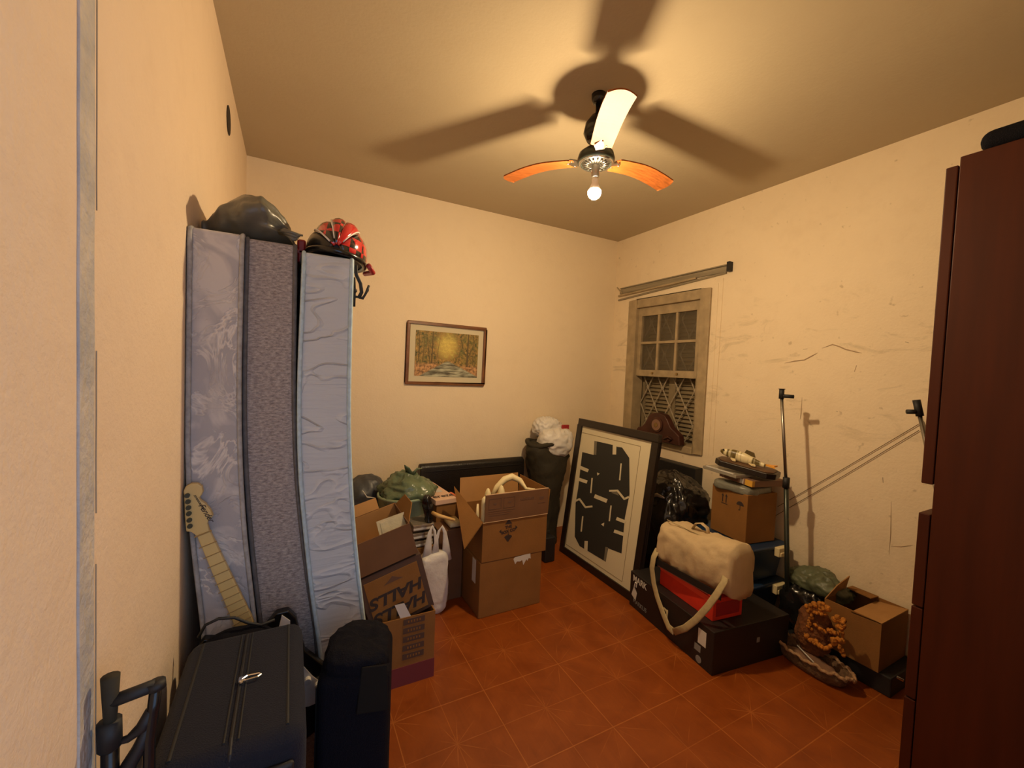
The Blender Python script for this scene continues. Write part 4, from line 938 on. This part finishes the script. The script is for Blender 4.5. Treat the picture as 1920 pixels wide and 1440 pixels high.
# black printed carton on the floor
am = thing('printed_carton', 'wide black printed carton lying on the floor under the canvas bag', 'box', (1.822, 1.25, 0), (0, 0, math.radians(-7)))
aw, ad, ah = .52, .645, .215
MB().box(0, aw, 0, ad, 0, ah).build('carton_body', 'blackbox', am, bevel=.003)
def lf(y, z, e=-.0012): return frame4((e, y, z), (0, -1, 0), (0, 0, 1))
text('MARK', .052, 'whitelab', am, lf(.555, .182), sx=.9, bold=.0008); text('MARKUS', .036, 'greyplas', am, lf(.545, .045), sx=.9)
text('CI', .055, 'cream', am, lf(.335, .125), bold=.003)
mb = MB(); mb.prism([(-.001, .625, .075), (-.001, .585, .055), (-.001, .575, .105), (-.001, .605, .135)], (-.001, 0, 0)); mb.build('white_tag', 'whitelab', am)
mb = MB(); mb.tube([(-.003, .60, .135), (-.003, .592, .165), (-.003, .578, .165), (-.003, .582, .14)], .004, 6); mb.build('tag_loop', 'whitelab', am)
mb = MB(); mb.box(-.0015, 0, .045, .095, .11, .185); mb.build('sticker', 'whitelab', am)
mb = MB(); mb.box(-.0015, 0, .075, .115, .065, .098); mb.build('sticker', 'greyplas', am)
MB().tube([(-.0018, .085, .028), (0, .085, .028)], .018, 18).build('round_mark', 'greyplas', am)

MB().box(.29, .31, -.0015, 0, .11, .135).build('sticker', 'greyplas', am)
# red box on it
rd = thing('shoe_box', 'bright red flat box on the black printed carton', 'box', (1.895, 1.315, ah+.001), (0, 0, math.radians(-7)))
MB().box(0, .20, 0, .385, 0, .112).build('box_body', 'red', rd, bevel=.002)
MB().box(-.0012, 0, .0, .385, .085, .1125).build('lid_band', mat('brighter red lid', (.78, .07, .035), .45), rd)
MB().box(.02, .18, -.0015, 0, .02, .09).build('end_print', 'reddark', rd)
# pinkish book between
o = tag(MB().box(1.905, 2.10, 1.36, 1.69, ah+.116, ah+.128, ).build('flat_folder', mat('dusty pink card', (.40, .13, .09), .7), bevel=.002), 'dusty pink folder lying between the red box and the canvas bag', 'folder')
# canvas messenger bag
mg = thing('messenger_bag', 'cream canvas messenger bag with webbing strap on the red box', 'bag', (1.98, 1.47, ah+.13))
vs = []; ny_, nk = 34, 48; f = crumple(51, .019, 8); y0, y1 = 1.232, 1.70
z0b = ah+.130
for i in range(ny_+1):
    t = i/ny_; y = y0+(y1-y0)*t; endk = min(1, (min(t, 1-t)/.03))**.5 if 0 < t < 1 else 0
    for k in range(nk):
        a = 2*math.pi*k/nk; ca, sa = math.cos(a), math.sin(a)
        w_ = .112*(.80+.20*endk); hh = (.27-.02*t)*(.84+.16*endk)
        X = 2.0 + (.010 if sa > 0 else 0) + w_*math.copysign(abs(ca)**.62, ca) ; Z = z0b+hh/2*(1+math.copysign(abs(sa)**(.95 if sa > 0 else .5), sa))
        X -= .05*max(0, (Z-z0b)/.27-.2)*.4
        p = Vector((X, y, Z)); q = p+Vector((ca, 0, sa))*f(p)*1.0; q.z = max(q.z, z0b); q.y = y + (0.010*noise.noise(p*12))
        vs.append(q)
fs = [(i*nk+k, (i+1)*nk+k, (i+1)*nk+(k+1) % nk, i*nk+(k+1) % nk) for i in range(ny_) for k in range(nk)] + [tuple(range(nk)), tuple(ny_*nk+k for k in range(nk))[::-1]]
MB().add(vs, fs).build('bag_body', 'canvas', mg, world=True, smooth=True)
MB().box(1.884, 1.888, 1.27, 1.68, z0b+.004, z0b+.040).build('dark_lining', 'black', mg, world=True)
# seam on top + grab handle
yy_ = np.linspace(1.26, 1.68, 12)
MB().tube([(1.955+.004*math.sin(y*30), y, z0b+.252+.004*math.sin(y*20)) for y in yy_], .003, 6).build('seam', 'canvas2', mg, world=True, smooth=True)
MB().tube([(2.0, 1.54, z0b+.250), (2.0, 1.52, z0b+.285), (2.0, 1.485, z0b+.298), (2.0, 1.45, z0b+.285), (2.0, 1.44, z0b+.250)], .014, 8, flat=.25, up=(0, 0, 1)).build('grab_handle', 'canvas', mg, world=True, smooth=True)
c1 = lambda x, y: (1180+x/4.5, 960+y/4.5)
def sp(x, y, X): a, b_ = c1(x, y); return at(a, b_, 0, X)
pts = [sp(240, 310, 1.905), sp(205, 380, 1.872), sp(190, 470, 1.868), sp(205, 600, 1.868), sp(235, 720, 1.862), sp(285, 860, 1.840), sp(330, 970, 1.826), sp(375, 1012, 1.818)]
MB().tube(pts, .019, 8, flat=.18, up=(1, 0, 0)).build('shoulder_strap', 'canvas2', mg, world=True, smooth=True)
pts = [sp(375, 1012, 1.816), sp(470, 980, 1.808), sp(560, 910, 1.815), sp(660, 800, 1.83), sp(740, 690, 1.85), sp(800, 590, 1.88), sp(828, 480, 1.92)]
MB().tube(pts, .017, 8, flat=.2, up=(1, 0, 0)).build('shoulder_strap', 'canvas2', mg, world=True, smooth=True)
# blue bins
def bin_(label, z0, grp=None):
    t = thing('storage_bin', label, 'storage bin', (2.374, 1.431, z0), (0, 0, math.radians(-4)))
    w_, d, h = .335, .45, .226
    b0 = .035
    vs = [(b0, b0, 0), (w_-b0, b0, 0), (w_-b0, d-b0, 0), (b0, d-b0, 0), (.01, .01, h-.02), (w_-.01, .01, h-.02), (w_-.01, d-.01, h-.02), (.01, d-.01, h-.02)]
    MB().add(vs, [(3, 2, 1, 0), (4, 5, 6, 7), (0, 1, 5, 4), (1, 2, 6, 5), (2, 3, 7, 6), (3, 0, 4, 7)]).build('tub', 'bin', t, bevel=.02, seg=4)
    MB().box(-.005, w_+.005, -.005, d+.005, h-.028, h-.004).build('lid', 'bin', t, bevel=.010, seg=4)
    MB().box(w_*.60, w_*.90, -.034, -.002, h-.062, h-.008).box(w_*.63, w_*.87, -.040, -.030, h-.060, h-.034).build('latch', 'cream', t, bevel=.006, seg=3)
    return t
bin_('lower dark blue storage bin with cream latch, standing on the floor', 0.0); bin_('upper dark blue storage bin with cream latch, under the arrow-marked carton', .2262)
# carton with arrows
za = .4525; K = 1.08
ac = thing('cardboard_box', 'brown carton marked with arrows and an umbrella on the blue bins', 'box', (2.411, 1.493, za), (0, 0, math.radians(-8)))
ac.scale = (K, K, K)
MB().box(0, .225, 0, .245, 0, .275).build('carton_body', 'card', ac, bevel=.003)
def mark(p, off): MB().prism(p, off).build('printed_mark', 'ink', ac)
def lfp(p): return [(-.0012, y, z) for y, z in p]
for yc in (.165, .140):
    mark(lfp([(yc-.003, .19), (yc+.003, .19), (yc+.003, .225), (yc+.009, .225), (yc, .240), (yc-.009, .225), (yc-.003, .225)]), (-.0006, 0, 0))
mark(lfp([(.13, .185), (.175, .185), (.175, .181), (.13, .181)]), (-.0006, 0, 0))
mark(lfp([(.045+.024*math.cos(a), .205+.022*math.sin(a)) for a in np.linspace(0, math.pi, 12)]), (-.0006, 0, 0))
mark(lfp([(.0435, .178), (.0465, .178), (.0465, .206), (.0435, .206)]), (-.0006, 0, 0)); mark(lfp([(.0435, .178), (.054, .176), (.054, .180), (.0435, .181)]), (-.0006, 0, 0))

# stack on the carton
zb = za+.298
o = thing('plastic_bag', 'cloudy grey plastic bag draped over the arrow-marked carton', 'bag', (2.54, 1.62, zb)); bagmesh((2.54, 1.615, zb-.022), (.135, .135, .034), 61, .008, 4.0, freq=9, flatz=False).build('bag_body', mat('grey film', (.20, .20, .165), .3, bump=.8, bump_scale=20), o, world=True, smooth=True)
zb2 = zb+.048
o = thing('board_game_box', 'flat box with yellow and white printed edge under the black plaque', 'box', (2.425, 1.482, zb2), (math.radians(2), math.radians(2), math.radians(-8)))
MB().box(0, .28, 0, .24, 0, .038).build('box_body', 'brownpack', o, bevel=.002); MB().box(-.0012, 0, .0, .048, .002, .037).box(0, .02, -.0012, 0, .002, .037).build('yellow_corner', 'yellow', o); MB().box(-.0015, 0, .06, .085, .004, .032).build('white_print', 'whitelab', o); MB().box(-.0012, 0, .10, .20, .003, .032).build('dark_print', 'ink2', o)
zb3 = zb2+.040
o = thing('plastic_case', 'clear grey flat plastic case sliding out from under the black plaque', 'case', (2.385, 1.55, zb3), (0, 0, math.radians(-8)))
MB().box(-.01, .14, 0, .26, 0, .020).build('shell', mat('grey clear shell', (.34, .31, .25), .2, alpha=.85), o, bevel=.003); MB().box(-.012, -.002, .02, .23, .020, .026).build('hinge', 'whitelab', o)
zb4 = zb3+.032
fp = thing('fish_plaque', 'novelty striped fish with orange tail mounted on a black plaque', 'plaque', (2.525, 1.585, zb4), (0, math.radians(6), math.radians(-74)))
fp.scale = (1.12, 1.1, 1.1)
oct_ = [(-.155, -.045), (-.12, -.085), (.12, -.085), (.155, -.045), (.155, .045), (.12, .085), (-.12, .085), (-.155, .045)]
MB().prism([(x, y, 0) for x, y in oct_], (0, 0, .032)).build('plaque_board', 'frameblk', fp, bevel=.005, seg=3)
MB().prism([(x*.9, y*.86, .032) for x, y in oct_], (0, 0, .003)).build('plaque_face', mat('wood brown face', (.10, .045, .02), .45), fp)
vs = []; nx, nk = 26, 18
for i in range(nx+1):
    t = i/nx; x = -.150+.235*t; rr_ = np.interp(t, [0, .06, .3, .55, .85, 1], [.006, .016, .030, .031, .015, .010])
    for k in range(nk):
        a = 2*math.pi*k/nk; vs.append((x, .72*rr_*math.cos(a)+.012*math.sin(t*3), .030+rr_*math.sin(a)*1.0 + .020*(1-t)))
fs = [(i*nk+k, (i+1)*nk+k, (i+1)*nk+(k+1) % nk, i*nk+(k+1) % nk) for i in range(nx) for k in range(nk)] + [tuple(range(nk)), tuple(nx*nk+k for k in range(nk))[::-1]]
fb = MB().add([(x, y, z-.0) for x, y, z in vs], fs).build('fish_body', 'fishskin', fp, smooth=True); fb.location = (0, 0, .022)
MB().prism([(.082, .010, .052), (.135, .040, .056), (.125, .008, .054), (.140, -.032, .056)], (0, 0, .008)).build('tail_fin', 'fishfin', fp)
MB().ell((-.13, -.014, .085), (.005, .005, .005), 8, 6).build('eye', 'ink', fp)
MB().prism([(-.085, -.018, .045), (-.065, -.045, .040), (-.05, -.040, .040), (-.06, -.016, .045)], (0, 0, .006)).prism([(.01, -.018, .042), (.035, -.042, .040), (.05, -.035, .040), (.04, -.012, .042)], (0, 0, .006)).build('side_fin', 'cream', fp)
MB().prism([(-.03, .012, .088), (.03, .012, .080), (.02, .012, .105), (-.02, .012, .112)], (0, .004, 0)).build('dorsal_fin', mat('dark fin', (.10, .07, .02), .5), fp)

# ------------------------------------------------------------------ rack poles and cords
p1 = thing('clothes_rack_pole', 'slim black telescopic rack pole standing beside the blue bins', 'pole', (2.54, 1.30, 0))
tp = Vector((2.526, 1.404, 1.388)); bt = Vector((2.545, 1.295, 0.0)); jn = at(1474, 905, 0, 2.532)
MB().tube([jn, tp-Vector((0, 0, .03))], .0085, 12).build('upper_tube', 'steel', p1, world=True, smooth=True)
MB().tube([bt+Vector((0, 0, .01)), jn], .0125, 12).build('lower_tube', 'darkmetal', p1, world=True, smooth=True)
MB().tube([jn-Vector((0, 0, .03)), jn+Vector((0, 0, .03))], .018, 14).build('locking_collar', 'rubber', p1, world=True, smooth=True)
MB().tube([tp-Vector((0, 0, .055)), tp+Vector((0, 0, .003))], .0135, 14).tube([tp+Vector((0, 0, .0)), tp+Vector((0, 0, .004))], .017, 14).tube([tp-Vector((0, 0, .038)), tp+Vector((.015, -.06, -.038))], .0105, 12).build('tee_joint', 'rubber', p1, world=True, smooth=True)
MB().box(2.49, 2.60, 1.26, 1.33, 0, .02).build('foot', 'rubber', p1, world=True)
p2 = thing('clothes_rack_pole', 'tilted rack pole with black tee joint showing beside the wardrobe', 'pole', (2.6, .6, 0))
tp2 = at(1720, 758, 0, 2.55); md = at(1737, 835, 0, 2.55); dd = (md-tp2); bt2 = tp2+dd*((0.02-tp2.z)/dd.z)
MB().tube([tp2+dd*.1, bt2], .0085, 12).build('tube', 'steel', p2, world=True, smooth=True)
dn = dd.normalized(); sd = at(1700, 772, 0, 2.52)
MB().tube([tp2-dn*.02, tp2+dn*.055], .0145, 14).tube([tp2+dn*.035, sd], .0105, 12).build('tee_joint', 'rubber', p2, world=True, smooth=True)
t2 = at(1729, 790, 0, 2.60); t3 = at(1738, 812, 0, 2.60)
MB().tube([t2, t2+(t3-t2)*4], .007, 10).build('second_tube', 'steel', p2, world=True, smooth=True)
CC = mat('brown cord', (.16, .10, .05), .8)
for (p, q_, lab) in (((1723, 795), (1458, 950), 'upper one of two thin brown cords sloping down along the right wall'), ((1723, 807), (1454, 967), 'lower one of two thin brown cords sloping down along the right wall')):
    a0, a1_ = at(*p, 0, 2.748), at(*q_, 0, 2.748)
    tag(MB().tube([a0, (a0+a1_)/2+Vector((0, 0, -.004)), a1_], .0016, 6).build('cord', CC), lab, 'cord')

# ------------------------------------------------------------------ floor clutter at the right wall
o = tag(bagmesh((2.625, 1.24, 0), (.115, .14, .15), 71, .025, 2.8, n=64, freq=8).build('garbage_bag', 'trash', smooth=True), 'low black bag on the floor between the blue bins and the wicker basket', 'garbage bag')
o = thing('plastic_bag', 'dull green plastic bag heaped on the low black bag by the wall', 'bag', (2.63, 1.2, .28))
bagmesh((2.635, 1.19, .235), (.105, .165, .070), 73, .030, 2.3, n=72, m_=44, freq=10).build('bag_body', 'greenbag2', o, world=True, smooth=True)
lo = thing('folded_rack', 'low black folded rack with a bright steel tube under the open carton', 'rack', (2.46, .78, 0))
MB().box(0, .28, .02, .30, 0, .095).build('rack_base', 'black', lo, bevel=.006)
a, b_ = at(1652, 1254, 2, .085), at(1694, 1276, 2, .085)
MB().tube([a, b_], .006, 10).build('steel_tube', 'chrome', lo, world=True, smooth=True)
cb = thing('cardboard_box', 'open empty brown carton by the right wall next to the wardrobe', 'box', (2.445, .845, .097))
carton(cb, .285, .235, .235, 'card'); MB().box(.005, .28, .005, .23, .006, .01).build('box_bottom', 'cardin', cb)
MB().slab([(.285, 0, .236), (0, 0, .236), (0, .120, .228), (.285, .125, .215)], .004).build('flap', 'cardin', cb)
MB().slab([(.0, .235, .235), (.20, .235, .235), (.19, .215, .325), (.03, .20, .315)], .004).build('flap', 'cardin', cb)
MB().slab([(.285, .12, .236), (.285, .235, .236), (.20, .225, .25), (.20, .12, .245)], .004).build('flap', 'card', cb)
# wicker basket
bk2 = thing('wicker_basket', 'oval wicker basket with ragged lace trim on the floor', 'basket', (2.335, 1.075, 0), (0, 0, math.radians(-4)))
ba, bb_ = .078, .185; n = 64; vs = []
for r_, z in ((.0, .004), (.75, .004), (.85, .02), (1.0, .07), (.96, .07), (.80, .022), (.72, .012), (0, .012)):
    for k in range(n): a = 2*math.pi*k/n; vs.append((ba*r_*math.cos(a), bb_*r_*math.sin(a), z))
MB().add(vs, [(i*n+k, i*n+(k+1) % n, (i+1)*n+(k+1) % n, (i+1)*n+k) for i in range(7) for k in range(n)]).build('basket_body', 'wicker', bk2, smooth=True)
ring = [(ba*1.02*math.cos(a)*(1+.04*math.sin(9*a)), bb_*1.02*math.sin(a)*(1+.02*math.sin(11*a)), .075+.005*math.sin(13*a)+.004*math.sin(29*a)) for a in np.linspace(0, 2*math.pi, 120)]
MB().tube(ring, .008, 8, cap=False).build('lace_trim', 'lace', bk2, smooth=True)
o = tag(bagmesh((2.335, 1.075, .014), (.055, .13, .022), 81, .010, 2.2, n=50, m_=20, freq=14).build('cloth_lining', 'brownpack', smooth=True), 'crumpled brown cloth lying in the wicker basket', 'cloth')
a, b_ = at(1495, 1210, 2, .075), at(1526, 1242, 2, .075)
o = tag(MB().tube([a, b_], .0028, 8).build('knitting_needle', 'whitelab', smooth=True), 'pale knitting needle lying across the wicker basket', 'needle')
# orange crocheted bundle
oc_ = thing('crochet_bundle', 'bundled orange and brown crocheted wool blanket leaning above the basket', 'blanket', (2.385, 1.13, .05))
OX = 2.385
bagmesh((OX, 1.085, .045), (.045, .085, .130), 91, .020, 2.4, n=60, m_=40, freq=10).build('wool_core', 'brownc', oc_, world=True, smooth=True)
def oz(x, y, X=OX-.055): return at(1420+x/5.538, 1040+y/5.538, 0, X)
for run, r in (([(520, 530), (570, 545), (620, 520), (680, 530), (720, 565), (660, 575)], .018), ([(540, 560), (560, 640), (540, 700), (520, 740), (560, 780)], .012), ([(580, 720), (640, 760), (700, 800), (760, 790)], .011), ([(800, 680), (850, 670), (900, 700), (880, 750), (820, 740)], .018), ([(760, 790), (820, 820), (860, 860), (880, 900), (860, 980), (880, 1040)], .015), ([(490, 820), (560, 880), (640, 930), (700, 970), (770, 950), (820, 890)], .014), ([(500, 850), (580, 910), (650, 950), (700, 975)], .010), ([(600, 590), (640, 600), (680, 620), (740, 640)], .012), ([(770, 860), (810, 900), (850, 860), (810, 850)], .018), ([(860, 770), (880, 800), (870, 850)], .013)):
    pp = [oz(x, y) for x, y in run]; mb = MB()
    for a, b_ in zip(pp[:-1], pp[1:]):
        k_ = max(2, int((b_-a).length/.0055))
        for q_ in range(k_):
            c_ = a+(b_-a)*(q_/k_)+Vector((random.uniform(-.008, .008), random.uniform(-.5, .5)*r, random.uniform(-.5, .5)*r)); rr_ = r*random.uniform(.45, .8)
            mb.ell(c_, (rr_, rr_, rr_), 8, 6)
    mb.build('wool_frill', 'orangec', oc_, world=True, smooth=True)

# ------------------------------------------------------------------ wardrobe
wd = thing('wardrobe', 'dark mahogany wardrobe cut off by the right edge of the view', 'wardrobe', (1.95, .02, 0))
MB().box(0, .80, 0, .545, 0, 2.21).build('carcass', 'mahog', wd, bevel=.003)
MB().box(0, .40, .548, .578, 1.107, 2.185).build('door', 'mahog', wd, bevel=.003); MB().box(.403, .80, .548, .578, 1.107, 2.185).build('door', 'mahog', wd, bevel=.003)
for z0, z1 in ((.04, .34), (.345, .67), (.675, 1.003)):
    dr = MB().box(0, .80, .548, .578, z0, z1).build('drawer', 'mahog', wd, bevel=.003)
    MB().ell((.4, .590, (z0+z1)/2), (.014, .014, .014), 12, 8).build('knob', 'brass', dr, smooth=True)
tag(MB().box(1.96, 2.5, .18, .53, 2.232, 2.298).build('flat_case', 'blackfab', bevel=.03, seg=4), 'flat black soft case lying on top of the wardrobe', 'case').location = (0, 0, -.02)
